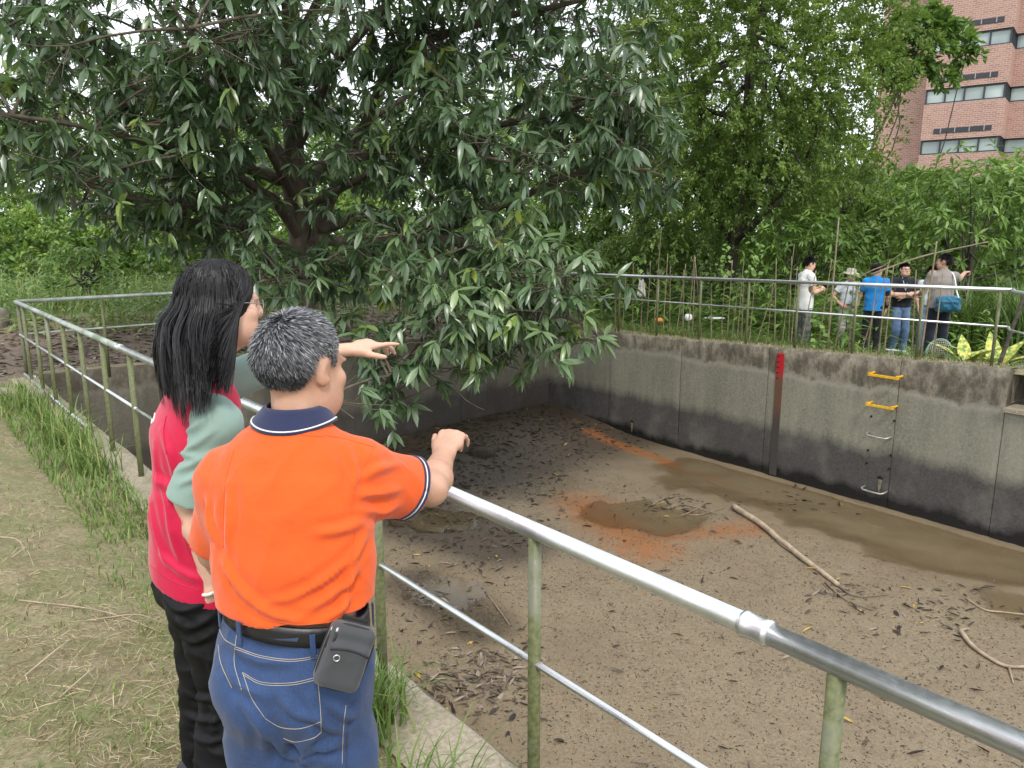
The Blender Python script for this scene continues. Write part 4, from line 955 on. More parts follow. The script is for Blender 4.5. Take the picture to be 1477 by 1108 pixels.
MB().tube([mz(1385, 910, .03), mz(1398, 907, .02)], [.018, .008], 6).build('fork', M['deadwood'], fb)
curve_thing('branch', [mz(1393, 862, .02), mz(1420, 878, .02), mz(1450, 880, .02), mz(1500, 885, .02)], (.006, .009, .008), M['deadwood'], 'thin bent twig on the mud by the forked branch', 'branch', None, 14, 6)
for a, b, c_ in (((938, 727), (955, 720), (985, 713)), ((975, 742), (1000, 735), (1015, 728)), ((985, 738), (1010, 740), (1045, 732)), ((960, 730), (990, 728), (1035, 741)), ((1020, 690), (1050, 700), (1080, 704)), ((1120, 780), (1135, 792), (1150, 800)), ((1190, 840), (1220, 865), (1260, 880)), ((1210, 845), (1235, 860), (1280, 858)), ((700, 850), (720, 880), (735, 900))):
    curve_thing('twig', [mz(*a, .012), mz(*b, .02), mz(*c_, .012)], (.012, .009, .005), M['twig'], 'small broken twig lying on the mud', 'twig', None, 8, 5)['group'] = 'twigs on the mud'

# ------------------------------------------------------------------ bamboo stakes along the far railing
st_px = [820 + v / 4.476 for v in (300, 345, 410, 460, 500, 545, 605, 650, 690, 735, 765, 795, 860, 920, 980, 1020, 1050, 1085, 1115, 1165, 1205, 1280, 1330, 1375, 1420)] + [1077 + v / 3.692 for v in (235, 285, 380, 430, 465, 545, 610, 645, 705, 735, 885, 930, 1000)]
tall = {545: 2.2, 1375: 2.2, 430: 2.25, 885: 2.2}
for k, xx in enumerate(st_px):
    s_ = 0; r_ = ray(xx, 500)[:2]; off = .02 + .35 * ((k * 37) % 10) / 10
    A_ = PB + NC * (.14 + off); n_ = np.array([-DC[1], DC[0]]); tt = (n_ @ A_) / (n_ @ r_); b = r_ * tt; s_ = (b - A_) @ DC
    zb = z_bc(s_) - .05; h = rng.uniform(1.05, 1.6) if k not in (5, 23, 28, 36) else (2.1 if k in (5, 28) else 1.7); ln = rng.normal(size=2) * .07
    P = [np.array([b[0] + ln[0] * h * u, b[1] + ln[1] * h * u, zb + h * u]) for u in np.linspace(0, 1, 9)]
    r0 = rng.uniform(.008, .013) if k not in (28, 36) else .018
    R = r0 * (1 - .45 * np.linspace(0, 1, 9)); R[2::2] *= 1.12
    tag(MB().tube(P, R, 7).build('bamboo_stake', M['bamboo']), 'thin dry bamboo stake stuck in the ground along the far railing', 'stake', 'bamboo stakes along the far railing')
curve_thing('pole', [pY(1256, 396, 12.2), pY(1330, 370, 12.1), pY(1425, 349, 12.0)], (.016, .014, .010), M['bamboo'], 'slanting bamboo cane slung above the standing men', 'pole', None, 12, 6)
curve_thing('pole', [pY(1440, 530, 10.2), pY(1458, 480, 10.3), pY(1490, 390, 10.5)], (.03, .026, .02), M['bark2'], 'leaning rough stick at the end of the far railing', 'pole', None, 12, 7)
curve_thing('dead_twig', [pY(1236, 402, 12.3), pY(1258, 390, 12.2), pY(1275, 383, 12.2), pY(1300, 366, 12.1)], (.012, .010, .004), M['twig'], 'crooked dead twig between hat and cap', 'twig', None, 10, 5)
# climbing leaves on a few stakes
vp, vx = [], []
for xx, y0, y1 in ((1233, 395, 470), (1045, 352, 410), (1090, 350, 400), (925, 370, 420), (1180, 450, 500),):
    for k in range(26):
        y = rng.uniform(y0, y1); p = pY(xx + rng.normal(0, 5), y, 0); r_ = ray(xx, y); n2 = np.array([-DC[1], DC[0]]); tt = (n2 @ (PB + NC * .26)) / (n2 @ r_[:2]); vp.append(CAMP + ray(xx + rng.normal(0, 6), y) * tt); vx.append(rng.normal(size=3) + [0, -.3, -.4])
stuff('vine_leaves', scatter((DIA[0] * [1, 1.5, 1], DIA[1]), np.array(vp), np.array(vx), np.tile([0, -.7, .7], (len(vp), 1)), rng.uniform(.06, .13, len(vp)), rng.uniform(.3, .9, len(vp))), M['bright'], 'climbing vine leaves twined on the bamboo stakes', 'vine')
hv = [PB + DC * 8.75 - NC * .03, PB + DC * 8.78 - NC * .05, PB + DC * 8.7 - NC * .06, PB + DC * 8.5 - NC * .06]
curve_thing('hanging_vine', [(*hv[0], .05), (*hv[1], -.2), (*hv[2], -.36), (*hv[3], -.42)], (.005, .005, .003), M['grass'] if False else M['bamboo'], 'thin vine trailing down the far wall near the notch', 'vine', None, 12, 5)
# odds and ends
M['whitecloth'] = plain('dirty_white_cloth', (.55, .54, .50), .9); M['foam'] = plain('white_foam', (.7, .72, .74), .7); M['orangebit'] = plain('orange_plastic', (.55, .22, .03), .6); M['stone'] = plain('grey_stone', (.27, .24, .20), .95, var=.35, scale=8, bump=.5, bdist=.02)
def rag(name, c, w_, h_, mat, label, cat):
    n = 9; V = []; 
    for i in range(n):
        for j in range(n):
            u, v = i / (n - 1) - .5, j / (n - 1); wv = w_ * (.5 + .6 * v); V.append((c[0] + u * wv, c[1] + .02 * math.sin(u * 14) * (1 - v * .3), c[2] - v * h_ + .02 * math.sin(u * 9)))
    Q = [(i * n + j, i * n + j + 1, (i + 1) * n + j + 1, (i + 1) * n + j) for i in range(n - 1) for j in range(n - 1)]
    o = link(name, mesh_np(name, np.array(V), Q, mat)); md = o.modifiers.new('thick', 'SOLIDIFY'); md.thickness = .006; return tag(o, label, cat)
rg_ = pY(926, 404, 14.3); rag('rag', rg_, .16, .30, M['whitecloth'], 'grubby white rag hanging on the far railing', 'rag')
def lump(name, c, r, mat, label, cat, seed=0., sq=1.):
    import bmesh
    bm = bmesh.new(); bmesh.ops.create_icosphere(bm, subdivisions=3, radius=1)
    for v in bm.verts:
        q = v.co.copy(); f = 1 + .22 * mnoise.noise(q * 1.6 + Vector((seed, 0, 0))); mx = max(abs(q.x), abs(q.y), abs(q.z)); q = q.lerp(q / mx, sq * .6)
        v.co = Vector((q.x * r[0] * f + c[0], q.y * r[1] * f + c[1], q.z * r[2] * f + c[2]))
    me = bpy.data.meshes.new(name); bm.to_mesh(me); bm.free(); me.materials.append(mat)
    for p in me.polygons: p.use_smooth = True
    return tag(link(name, me), label, cat)
c_ = pz(2, 482, .0); lump('stone_block', (c_[0] - .1, c_[1], zg(c_[0], c_[1]) + .1), (.2, .2, .24), M['stone'], 'pale stone block on the leaf-strewn bank', 'stone', 1.)
c_ = pz(12, 562, -.05); lump('stone_slab', (c_[0], c_[1], zg(c_[0], c_[1]) + .03), (.42, .16, .06), M['stone'], 'flat grey stone slab beside the corner of the kerb', 'stone', 4.)
c_ = pz(800, 690, -2.2); 
c_ = pz(695, 655, -2.15); lump('stone', (c_[0], c_[1], mudp(c_[None, :2])[0][2] + .04), (.22, .12, .10), M['bark2'], 'dark lump of rotten wood among wet leaves on the mud', 'wood', 7., .3)
for (xx, yy, rr, m_, lab, nm, ct) in ((950, 462, (.09, .07, .05), 'orangebit', 'faded orange plastic scrap behind the bamboo stakes', 'plastic_scrap', 'rubbish'), (1030, 459, (.20, .12, .02), 'foam', 'white foam tray lying behind the bamboo stakes', 'foam_tray', 'rubbish'), (993, 458, (.08, .06, .07), 'foam', 'crumpled pale bag beside the foam tray', 'crumpled_bag', 'rubbish')):
    c_ = pY(xx, yy, 15.2); c_[2] = max(c_[2], zg(c_[0], c_[1]) + rr[2] * .7); lump(nm, c_, rr, M[m_], lab, ct, xx * .1, .4)
# ------------------------------------------------------------------ implicit surfaces for bodies and clothes
class Field:
    """smooth union of shapes sampled on a grid, turned into one continuous mesh"""
    def __init__(self, lo, hi, h):
        self.h = h; self.lo = np.asarray(lo, float) - 3 * h; self.n = np.ceil((np.asarray(hi, float) + 3 * h - self.lo) / h).astype(int) + 1
        self.F = np.full(self.n, .2, np.float32)
    def box(self, lo, hi):
        a = np.clip(np.floor((np.asarray(lo) - self.lo) / self.h).astype(int), 0, self.n - 1); b = np.clip(np.ceil((np.asarray(hi) - self.lo) / self.h).astype(int) + 1, 1, self.n)
        g = [self.lo[i] + self.h * np.arange(a[i], b[i]) for i in range(3)]
        P = np.stack(np.meshgrid(*g, indexing='ij'), -1).astype(np.float32)
        return tuple(slice(a[i], b[i]) for i in range(3)), P
    def op(self, lo, hi, fn, k=.01, mode='u'):
        pad = k + 2.5 * self.h; sl, P = self.box(np.asarray(lo) - pad, np.asarray(hi) + pad)
        if P.size == 0: return
        d = fn(P).astype(np.float32); f = self.F[sl]
        if mode == 'u':
            if k > 0:
                h_ = np.clip(.5 + .5 * (f - d) / k, 0, 1); self.F[sl] = f * (1 - h_) + d * h_ - k * h_ * (1 - h_)
            else: self.F[sl] = np.minimum(f, d)
        elif mode == 's':
            h_ = np.clip(.5 - .5 * (f + d) / max(k, 1e-4), 0, 1); self.F[sl] = f * (1 - h_) - d * h_ + k * h_ * (1 - h_)
    def cone(self, a, b, ra, rb, k=.015, mode='u'):
        a = np.asarray(a, float); b = np.asarray(b, float); ba = b - a; L2 = ba @ ba + 1e-12; R = max(ra, rb)
        def fn(P):
            t = np.clip(((P - a) @ ba) / L2, 0, 1); return np.linalg.norm(P - a - t[..., None] * ba, axis=-1) - (ra + (rb - ra) * t)
        self.op(np.minimum(a, b) - R, np.maximum(a, b) + R, fn, k, mode)
    def econe(self, a, b, wa, wb, da, db, side, k=.02, mode='u'):
        """tapered bar of elliptic section: half-width w along side, half-depth d across"""
        a = np.asarray(a, float); b = np.asarray(b, float); ba = b - a; L = np.linalg.norm(ba) + 1e-9; ax = ba / L
        sv = np.asarray(side, float); sv = unit(sv - ax * (sv @ ax)); fv = np.cross(ax, sv); R = max(wa, wb, da, db)
        def fn(P):
            q = P - a; t = np.clip((q @ ax) / L, 0, 1); q = q - (t * L)[..., None] * ax
            w = wa + (wb - wa) * t; d = da + (db - da) * t; m = np.minimum(w, d)
            return (np.sqrt(((q @ sv) / w) ** 2 + ((q @ fv) / d) ** 2 + ((q @ ax) / m) ** 2) - 1) * m
        self.op(np.minimum(a, b) - R, np.maximum(a, b) + R, fn, k, mode)
    def ell(self, c, ax, rad, k=.015, mode='u'):
        c = np.asarray(c, float); ax = np.asarray(ax, float); rad = np.asarray(rad, float); m = rad.min(); R = rad.max()
        def fn(P):
            q = (P - c) @ ax.T; return (np.linalg.norm(q / rad, axis=-1) - 1) * m
        self.op(c - R, c + R, fn, k, mode)
    def rbox(self, c, ax, half, r, k=0., mode='u'):
        c = np.asarray(c, float); ax = np.asarray(ax, float); half = np.asarray(half, float) - r; R = np.linalg.norm(half) + r
        def fn(P):
            q = np.abs((P - c) @ ax.T) - half; return np.linalg.norm(np.maximum(q, 0), axis=-1) + np.minimum(q.max(-1), 0) - r
        self.op(c - R, c + R, fn, k, mode)
    def cut(self, p, n, k=.006):
        """remove everything on the +n side of the plane through p"""
        p = np.asarray(p, float); n = unit(n); g = [self.lo[i] + self.h * np.arange(self.n[i]) for i in range(3)]
        d = (g[0][:, None, None] - p[0]) * n[0] + (g[1][None, :, None] - p[1]) * n[1] + (g[2][None, None, :] - p[2]) * n[2]
        self.F = np.maximum(self.F, d.astype(np.float32))
    def mesh(self, smooth=1):
        F = self.F; nx, ny, nz = F.shape; I = F < 0
        c = np.zeros((nx - 1, ny - 1, nz - 1), np.int8)
        offs = [(i, j, k) for i in (0, 1) for j in (0, 1) for k in (0, 1)]
        for i, j, k in offs: c += I[i:nx - 1 + i, j:ny - 1 + j, k:nz - 1 + k]
        act = np.argwhere((c > 0) & (c < 8)); vid = np.full(c.shape, -1, np.int32); vid[tuple(act.T)] = np.arange(len(act))
        val = {o: F[act[:, 0] + o[0], act[:, 1] + o[1], act[:, 2] + o[2]] for o in offs}
        S = np.zeros((len(act), 3)); cnt = np.zeros(len(act))
        for o in offs:
            for axis in range(3):
                if o[axis] == 1: continue
                o2 = tuple(1 if q == axis else o[q] for q in range(3)); a, b = val[o], val[o2]; x = (a < 0) != (b < 0)
                t = np.where(x, a / np.where(a - b == 0, 1, a - b), 0); p = np.array(o, float)[None] + 0 * S; p[:, axis] += t
                S += p * x[:, None]; cnt += x
        V = (act + S / np.maximum(cnt, 1)[:, None]) * self.h + self.lo
        Qs = []
        for axis in range(3):
            b_, c_ = [(1, 2), (2, 0), (0, 1)][axis]; sl0 = [slice(None)] * 3; sl1 = [slice(None)] * 3; sl0[axis] = slice(0, -1); sl1[axis] = slice(1, None)
            A, B = I[tuple(sl0)], I[tuple(sl1)]; e = np.argwhere(A != B)
            ok = (e[:, b_] > 0) & (e[:, c_] > 0) & (e[:, b_] < F.shape[b_] - 1) & (e[:, c_] < F.shape[c_] - 1); e = e[ok]
            def cell(db, dc):
                q = e.copy(); q[:, b_] -= db; q[:, c_] -= dc; return vid[q[:, 0], q[:, 1], q[:, 2]]
            quad = np.stack([cell(1, 1), cell(0, 1), cell(0, 0), cell(1, 0)], 1); fl = ~A[tuple(e.T)]
            quad[fl] = quad[fl][:, ::-1]; Qs.append(quad)
        Q = np.concatenate(Qs); Q = Q[(Q >= 0).all(1)]
        for _ in range(smooth):
            acc = np.zeros_like(V); n = np.zeros(len(V))
            for a, b in ((0, 1), (1, 2), (2, 3), (3, 0)):
                for u, w in ((a, b), (b, a)):
                    for d in range(3): acc[:, d] += np.bincount(Q[:, u], V[Q[:, w], d], len(V))
                    n += np.bincount(Q[:, u], minlength=len(V))
            V = V * .45 + .55 * acc / np.maximum(n, 1)[:, None]
        return V, Q
def vnormals(V, Q):
    n = np.cross(V[Q[:, 2]] - V[Q[:, 0]], V[Q[:, 3]] - V[Q[:, 1]]); N = np.zeros_like(V)
    for k in range(4):
        for d in range(3): N[:, d] += np.bincount(Q[:, k], n[:, d], len(V))
    return unit(N)
def sin_noise(P, sc, seed=0.):
    x, y, z = (P * sc + seed).T
    return (np.sin(x + 1.7 * np.sin(.8 * y + .5 * z + seed)) * np.sin(1.1 * y + 1.3 * np.sin(.9 * z + .7 * x)) + .6 * np.sin(1.9 * z + 1.5 * np.sin(1.3 * x + seed) + 1.1 * y) * np.sin(1.7 * x - .9 * z)) / 1.3
def wrinkle(V, Q, amp, sc, seed=0., stretch=(1, 1, 1), ridge=True):
    N = vnormals(V, Q); w = sin_noise(V * np.asarray(stretch), sc, seed)
    if ridge: w = 1 - 2 * np.abs(w) ** .7
    return V + N * (amp * w)[:, None]
def on_px(V, Q, pts_):
    """points of the surface seen at these pixels of the photograph"""
    bv = BVHTree.FromPolygons([tuple(v) for v in V], [tuple(q) for q in Q]); out = []
    for a, b in pts_:
        d = unit(ray(a, b)); hit = bv.ray_cast(Vector(CAMP), Vector(d))
        if hit[0] is not None: out.append((np.array(hit[0]), np.array(hit[1])))
    return out
def creases(V, Q, lines, width=.010, amp=.006):
    N = vnormals(V, Q); D = np.zeros(len(V)); bv = BVHTree.FromPolygons([tuple(v) for v in V], [tuple(q) for q in Q])
    for ln in lines:
        sc = ln[2] if len(ln) > 2 and not isinstance(ln[2], tuple) else 1.; L_ = ln[0] if isinstance(ln[0], list) else ln
        pts2 = smooth_path(np.array([(a, b, 0) for a, b in L_], float), 26)[:, :2]; pp = []
        for a, b in pts2:
            hit = bv.ray_cast(Vector(CAMP), Vector(unit(ray(a, b))))
            if hit[0] is not None: pp.append(np.array(hit[0]))
        if len(pp) < 4: continue
        pp = np.array(pp); tt = np.linspace(0, 1, len(pp)); env = np.sin(np.pi * np.clip(tt, .02, .98)) ** .6
        lo, hi = pp.min(0) - .05, pp.max(0) + .05; m = np.where(((V > lo) & (V < hi)).all(1))[0]
        d = np.linalg.norm(V[m][:, None] - pp[None], axis=2); j = d.argmin(1); d = d[np.arange(len(m)), j]; e = env[j]
        D[m] += e * (amp * np.exp(-(d / width) ** 2) - .55 * amp * np.exp(-((d - 2.0 * width) / (1.2 * width)) ** 2))
    return V + N * D[:, None]
def surf_tube(V, Q, line, r, name, mat, parent, lift=.001, n=30, k=5):
    hits = on_px(V, Q, smooth_path(np.array([(a, b, 0) for a, b in line], float), n)[:, :2])
    if len(hits) < 3: return None
    P = np.array([h[0] + h[1] * lift for h in hits]); return MB().tube(P, r, k).build(name, mat, parent)
def cloth_part(name, VQ, mat, parent, **attrs):
    V, Q = VQ; return link(name, mesh_np(name, V, Q, mat, attrs=attrs or None), parent)

# skin and cloth materials
def skin(name, col):
    t = NT(name); n = t.noise(30, 4); p = t.sep(t.attr('paint', 'Vector'))
    c = t.ramp(n, [(.3, tuple(v * .9 for v in col)), (.7, tuple(min(1, v * 1.08) for v in col))])
    c = t.mix(t.rng(p[1], .1, .9, 0, .8), c, (col[0] * .85, col[1] * .5, col[2] * .5)); c = t.mix(t.rng(t.noise(14, 5, .65), .45, .7, 0, .32), c, (col[0] * .86, col[1] * .62, col[2] * .55)); c = t.mix(t.rng(t.noise(90, 3, .6), .5, .75, 0, .16), c, (col[0] * .7, col[1] * .55, col[2] * .5)); c = t.mix(p[0], c, (.015, .012, .011))
    t.set('Base Color', c).set('Roughness', .48).set('Subsurface Weight', .12).set('Subsurface Scale', .012); t.b.inputs['Subsurface Radius'].default_value = (1., .4, .25)
    t.bump(t.noise(260, 3), .12, .002); return t.m
M['skinA'] = skin('skin_tan', (.50, .29, .20)); M['skinB'] = skin('skin_light', (.60, .37, .27)); M['skinC'] = skin('skin_outdoor', (.44, .26, .18))
def fabric(name, col, rough=.85, var=.10, weave=420, bump=.25, sheen=.2, fold=18, foldamp=.25):
    t = NT(name); n = t.noise(6, 5); wv = t.noise(weave, 2)
    a = tuple(c * (1 - var) for c in col); b = tuple(min(1, c * (1 + var)) for c in col)
    t.set('Base Color', t.mix(t.rng(wv, .35, .65, 0, .16), t.ramp(n, [(.3, a), (.7, b)]), tuple(c * .55 for c in col))).set('Roughness', rough).set('Sheen Weight', sheen).set('Specular IOR Level', .25)
    t.bump(t.math('ADD', t.math('MULTIPLY', wv, .25), t.math('MULTIPLY', t.noise(fold, 3, .5), foldamp * 4)), bump, .006); return t.m
M['orange'] = fabric('orange_pique', (.70, .096, .013), .85, .08, 420, .45, .2, 26, .3); M['navy'] = fabric('navy_rib', (.022, .028, .075), .85); M['whitestripe'] = fabric('white_stripe', (.75, .74, .72))
M['hotpink'] = fabric('crimson_vest', (.52, .006, .05), .55, .06, 300, .3); M['sage'] = fabric('sage_jersey', (.24, .35, .31), .85, .06); M['blackpants'] = fabric('black_nylon', (.004, .0042, .0055), .65, .3, 300, .35, 0.)
t = NT('denim'); wv = t.noise(520, 2, .6, None, (1, 1, .6)); n = t.noise(5, 5)
t.set('Base Color', t.mix(t.rng(wv, .35, .68, 0, .5), t.ramp(n, [(.3, (.007, .021, .075)), (.7, (.019, .050, .145))]), (.05, .09, .19))).set('Roughness', .85).set('Sheen Weight', .1).bump(t.math('ADD', t.math('MULTIPLY', wv, .4), t.noise(22, 3)), .3, .005); M['denim'] = t.m
M['paledenim'] = fabric('pale_denim', (.13, .20, .34), .85, .3); M['leather'] = plain('black_leather', (.012, .012, .013), .4, bump=.2); M['stitch'] = plain('tan_stitch', (.42, .36, .28), .8); M['patch'] = plain('dark_leather_patch', (.035, .05, .10), .6)
M['pouch'] = fabric('grey_pouch', (.05, .052, .056), .7, .08); M['pouchtrim'] = plain('black_webbing', (.012, .012, .013), .7); M['chrome'] = plain('zip_metal', (.55, .55, .55), .3, 1.)
def hairmat(name, stops, rough=.38):
    t = NT(name); t.set('Base Color', t.ramp(t.attr('tint'), stops)).set('Roughness', rough).set('Specular IOR Level', .35); return t.m
M['hairB'] = hairmat('black_hair', [(0, (.005, .004, .005)), (.8, (.011, .009, .010)), (1, (.03, .021, .02))], .42)
M['hairG'] = hairmat('greying_hair', [(0, (.016, .016, .019)), (.4, (.06, .06, .067)), (.7, (.24, .245, .26)), (1, (.50, .51, .53))], .5)

# ------------------------------------------------------------------ anatomy
def hand(fd, wrist, d, n, thumb_side, curl=(.3, .3, .35, .4), curl2=None, spread=.10, S=1., thumb=(.7, .25), k=.006, rf=1.):
    """d: wrist to knuckles, n: back of the hand, thumb_side: +1 thumb towards cross(d,n)"""
    d = unit(d); n = unit(np.asarray(n, float) - d * (np.asarray(n) @ d)); t = np.cross(d, n) * thumb_side; w = np.asarray(wrist, float)
    fd.econe(w - d * .01 * S, w + d * .045 * S, .026 * S, .036 * S, .018 * S, .0155 * S, t, .012); fd.econe(w + d * .04 * S, w + d * .082 * S, .037 * S, .038 * S, .0155 * S, .0125 * S, t, .012)
    lens = ((.040, .024, .020), (.045, .028, .021), (.042, .026, .021), (.032, .019, .018)); rad = (.0088, .0091, .0086, .0076)
    for i in range(4):
        lat = (.0285 - .019 * i) * S; p = w + d * (.086 - .004 * abs(i - 1) - (.004 if i == 3 else 0)) * S + t * lat; sp = spread * (1.2 - .8 * i)
        dd = unit(d + t * sp); ang = 0.; c = curl[i]; c2 = (curl2 or curl)[i]
        fd.cone(p - dd * .03 * S, p, .0105 * S, .0105 * S * rf, .008)
        for j in range(3):
            ang += c if j == 0 else c2; v = dd * math.cos(ang) - n * math.sin(ang); q = p + v * lens[i][j] * S
            r0, r1 = rad[i] * S * rf * (1 - .10 * j), rad[i] * S * rf * (1 - .10 * (j + 1)); fd.cone(p, q, r0 * 1.04, r1, .004); p = q
    a = w + d * .018 * S + t * .022 * S - n * .006 * S; v = unit(d * math.cos(thumb[0]) + t * math.sin(thumb[0]) - n * .25); b = a + v * .042 * S; fd.cone(a, b, .0165 * S, .0115 * S, .012)
    v2 = unit(v + d * thumb[1] * 1.0 - n * .10); c = b + v2 * .030 * S; fd.cone(b, c, .0112 * S, .0100 * S * rf, .005); e = c + unit(v2 + d * thumb[1]) * .025 * S; fd.cone(c, e, .0100 * S * rf, .0078 * S * rf, .004)
def head(fd, c, r, f, u, S=1., ears=True):
    """c: centre of the skull; faces f"""
    A = np.array([r, f, u]); o = lambda x, y, z: np.asarray(c) + (np.asarray(r) * x + np.asarray(f) * y + np.asarray(u) * z) * S
    fd.ell(o(0, -.012, .025), A, np.array([.077, .096, .092]) * S, .01); fd.ell(o(0, .022, -.035), A, np.array([.062, .070, .085]) * S, .03)
    fd.ell(o(0, .055, -.088), A, np.array([.036, .032, .026]) * S, .03)                                     # chin
    for s in (-1, 1):
        fd.ell(o(.048 * s, .038, -.062), A, np.array([.022, .040, .034]) * S, .03)                          # jaw
        fd.ell(o(.043 * s, .066, -.018), A, np.array([.022, .018, .017]) * S, .02)                          # cheekbone
        fd.ell(o(.030 * s, .084, .022), A, np.array([.024, .012, .008]) * S, .012)                          # brow
        fd.ell(o(.031 * s, .100, .004), A, np.array([.017, .016, .011]) * S, .012, 's')                     # eye socket
        fd.ell(o(.031 * s, .076, .003), A, np.array([.0135, .0125, .0115]) * S, .004)                       # eyeball under lids
        if ears:
            fd.ell(o(.079 * s, -.010, -.006), np.array([unit(np.asarray(r) + np.asarray(f) * .35 * -s * s), f, u]), np.array([.009, .019, .031]) * S, .006)
            fd.ell(o(.087 * s, -.002, -.002), A, np.array([.006, .009, .016]) * S, .006, 's')
    fd.cone(o(0, .088, .018), o(0, .104, -.022), .0085 * S, .0125 * S, .012); fd.ell(o(0, .098, -.027), A, np.array([.0175, .012, .009]) * S, .008)
    fd.ell(o(0, .084, -.052), A, np.array([.024, .012, .0075]) * S, .008); fd.ell(o(0, .080, -.064), A, np.array([.020, .012, .008]) * S, .008)
def face_paint(V, c, r, f, u, S=1., hairline=None, beard=False):
    q = (V - np.asarray(c)) / S; x, y, z = q @ np.asarray(r), q @ np.asarray(f), q @ np.asarray(u); dark = np.zeros(len(V)); lip = np.zeros(len(V))
    fr = y > .055
    for s in (-1, 1):
        dark = np.maximum(dark, fr * sstep(1.4 - np.hypot((x - .031 * s) / .013, (z - .003) / .0055)) * .9)
        dark = np.maximum(dark, fr * sstep(1.4 - np.hypot((x - .033 * s) / .020, (z - .026 + 8 * (x - .033 * s) ** 2) / .0050)) * .85)
    lip = fr * sstep(1.4 - np.hypot(x / .024, (z + .058) / .011)); near = (np.abs(x) < .12) & (np.abs(z) < .15) & (np.abs(y) < .15)
    ne = np.abs(z) < .16
    if hairline is not None: dark = np.maximum(dark, hairline(x, y, z) * ((np.abs(x) < .1) & (z > -.12) & (np.abs(y) < .13)))
    return np.column_stack([dark * near, lip * near, np.zeros(len(V))])
def hl_short(x, y, z):
    """where short hair covers the head: above a line from the brow, round the ear, to the nape"""
    edge = np.where(y > .02, .052 + .0 * y, np.where(y > -.045, .012 + .6 * (y + .045), -.052 - .1 * (y + .045)))
    edge = np.where((np.abs(x) > .055) & (y > -.03) & (y < .035), np.where(y > .012, .004, .024), edge)
    return .9 * sstep((z - edge) / .035 + .35)

def body_bounds(J, pad=.16):
    P = np.array([v for k, v in J.items() if k not in ('f', 'r', 'hf', 'hr', 'hu', 'hands', 'S', 'ftL', 'ftR', 'gz', 'at')]); return P.min(0) - pad, P.max(0) + pad
def limb(fd, pts_, rad, k=.02):
    for a, b, ra, rb in zip(pts_[:-1], pts_[1:], rad[:-1], rad[1:]): fd.cone(a, b, ra, rb, k)
def build_body(J, mat, parent, h, hairline=None, name='body', arm=(.046, .037, .026), ears=True, smooth=1):
    """one continuous skin: head, neck, trunk, arms with hands, legs with feet"""
    S = J.get('S', 1.); lo, hi = body_bounds(J); fd = Field(lo, hi, h); f, r = J['f'], J['r']; up = np.array([0, 0, 1.])
    ax = np.array([r, f, up])
    fd.econe(J['pelvis'], J['waist'], .14 * S, .115 * S, .095 * S, .085 * S, r, .03); fd.econe(J['waist'], J['chest'], .115 * S, .14 * S, .085 * S, .095 * S, r, .04); fd.econe(J['chest'], J['neck'] - up * .05, .14 * S, .08 * S, .09 * S, .06 * S, r, .05)
    fd.cone(J['neck'] - up * .05, J['head'] - J['hu'] * .05 * S, .060 * S, .052 * S, .03)
    head(fd, J['head'], J['hr'], J['hf'], J['hu'], S, ears)
    for sd in 'LR':
        fd.cone(J['chest'] * .5 + J['neck'] * .5, J['sh' + sd], .06 * S, .055 * S, .04); limb(fd, [J['sh' + sd], J['el' + sd]], [.052 * S, arm[1] * 1.06 * S]); e, w = J['el' + sd], J['wr' + sd]
        m = e + (w - e) * .3; fd.cone(e, m, arm[1] * S, arm[0] * .92 * S, .02); fd.econe(m, w, arm[0] * .92 * S, arm[2] * 1.12 * S, arm[0] * .9 * S, arm[2] * .82 * S, np.cross(J['hands'][sd]['d'], J['hands'][sd]['n']), .02)
        fd_h = dict(J['hands'][sd]); hand(fd, w, fd_h.pop('d'), fd_h.pop('n'), fd_h.pop('ts'), S=fd_h.pop('S', S), **fd_h)
        limb(fd, [J['hip' + sd], J['kn' + sd], J['an' + sd]], [.075 * S, .052 * S, .038 * S], .03)
        ft = J['an' + sd] + J['ft' + sd] * .15 * S; ft[2] = J['an' + sd][2] - .045 * S; fd.econe(J['an' + sd] - [0, 0, .03 * S], ft, .034 * S, .036 * S, .03 * S, .02 * S, np.cross(J['ft' + sd], up), .02)
    V, Q = fd.mesh(smooth); o = link(name, mesh_np(name, V, Q, mat, attrs={'paint': face_paint(V, J['head'], J['hr'], J['hf'], J['hu'], S, hairline)}), parent)
    return o, V, Q
def shoes(J, mat, parent, h=.006, sole=None):
    S = J.get('S', 1.); up = np.array([0, 0, 1.])
    for sd in 'LR':
        a = J['an' + sd]; d = J['ft' + sd]; z0 = J['gz']; fd = Field(a - [.24, .24, .12], a + [.24, .24, .12], h); b = np.array([a[0], a[1], z0 + .045]); sv = np.cross(d, up)
        fd.econe(b - d * .055 * S, b + d * .08 * S, .038 * S, .045 * S, .046, .040, sv, .02); fd.econe(b + d * .06 * S, b + d * .165 * S - up * .012, .046 * S, .038 * S, .042, .028, sv, .02); fd.cone(b, a + up * .02, .048 * S, .050 * S, .03)
        fd.cut((0, 0, z0 + .003), (0, 0, -1)); cloth_part('shoe', fd.mesh(1), mat, parent)
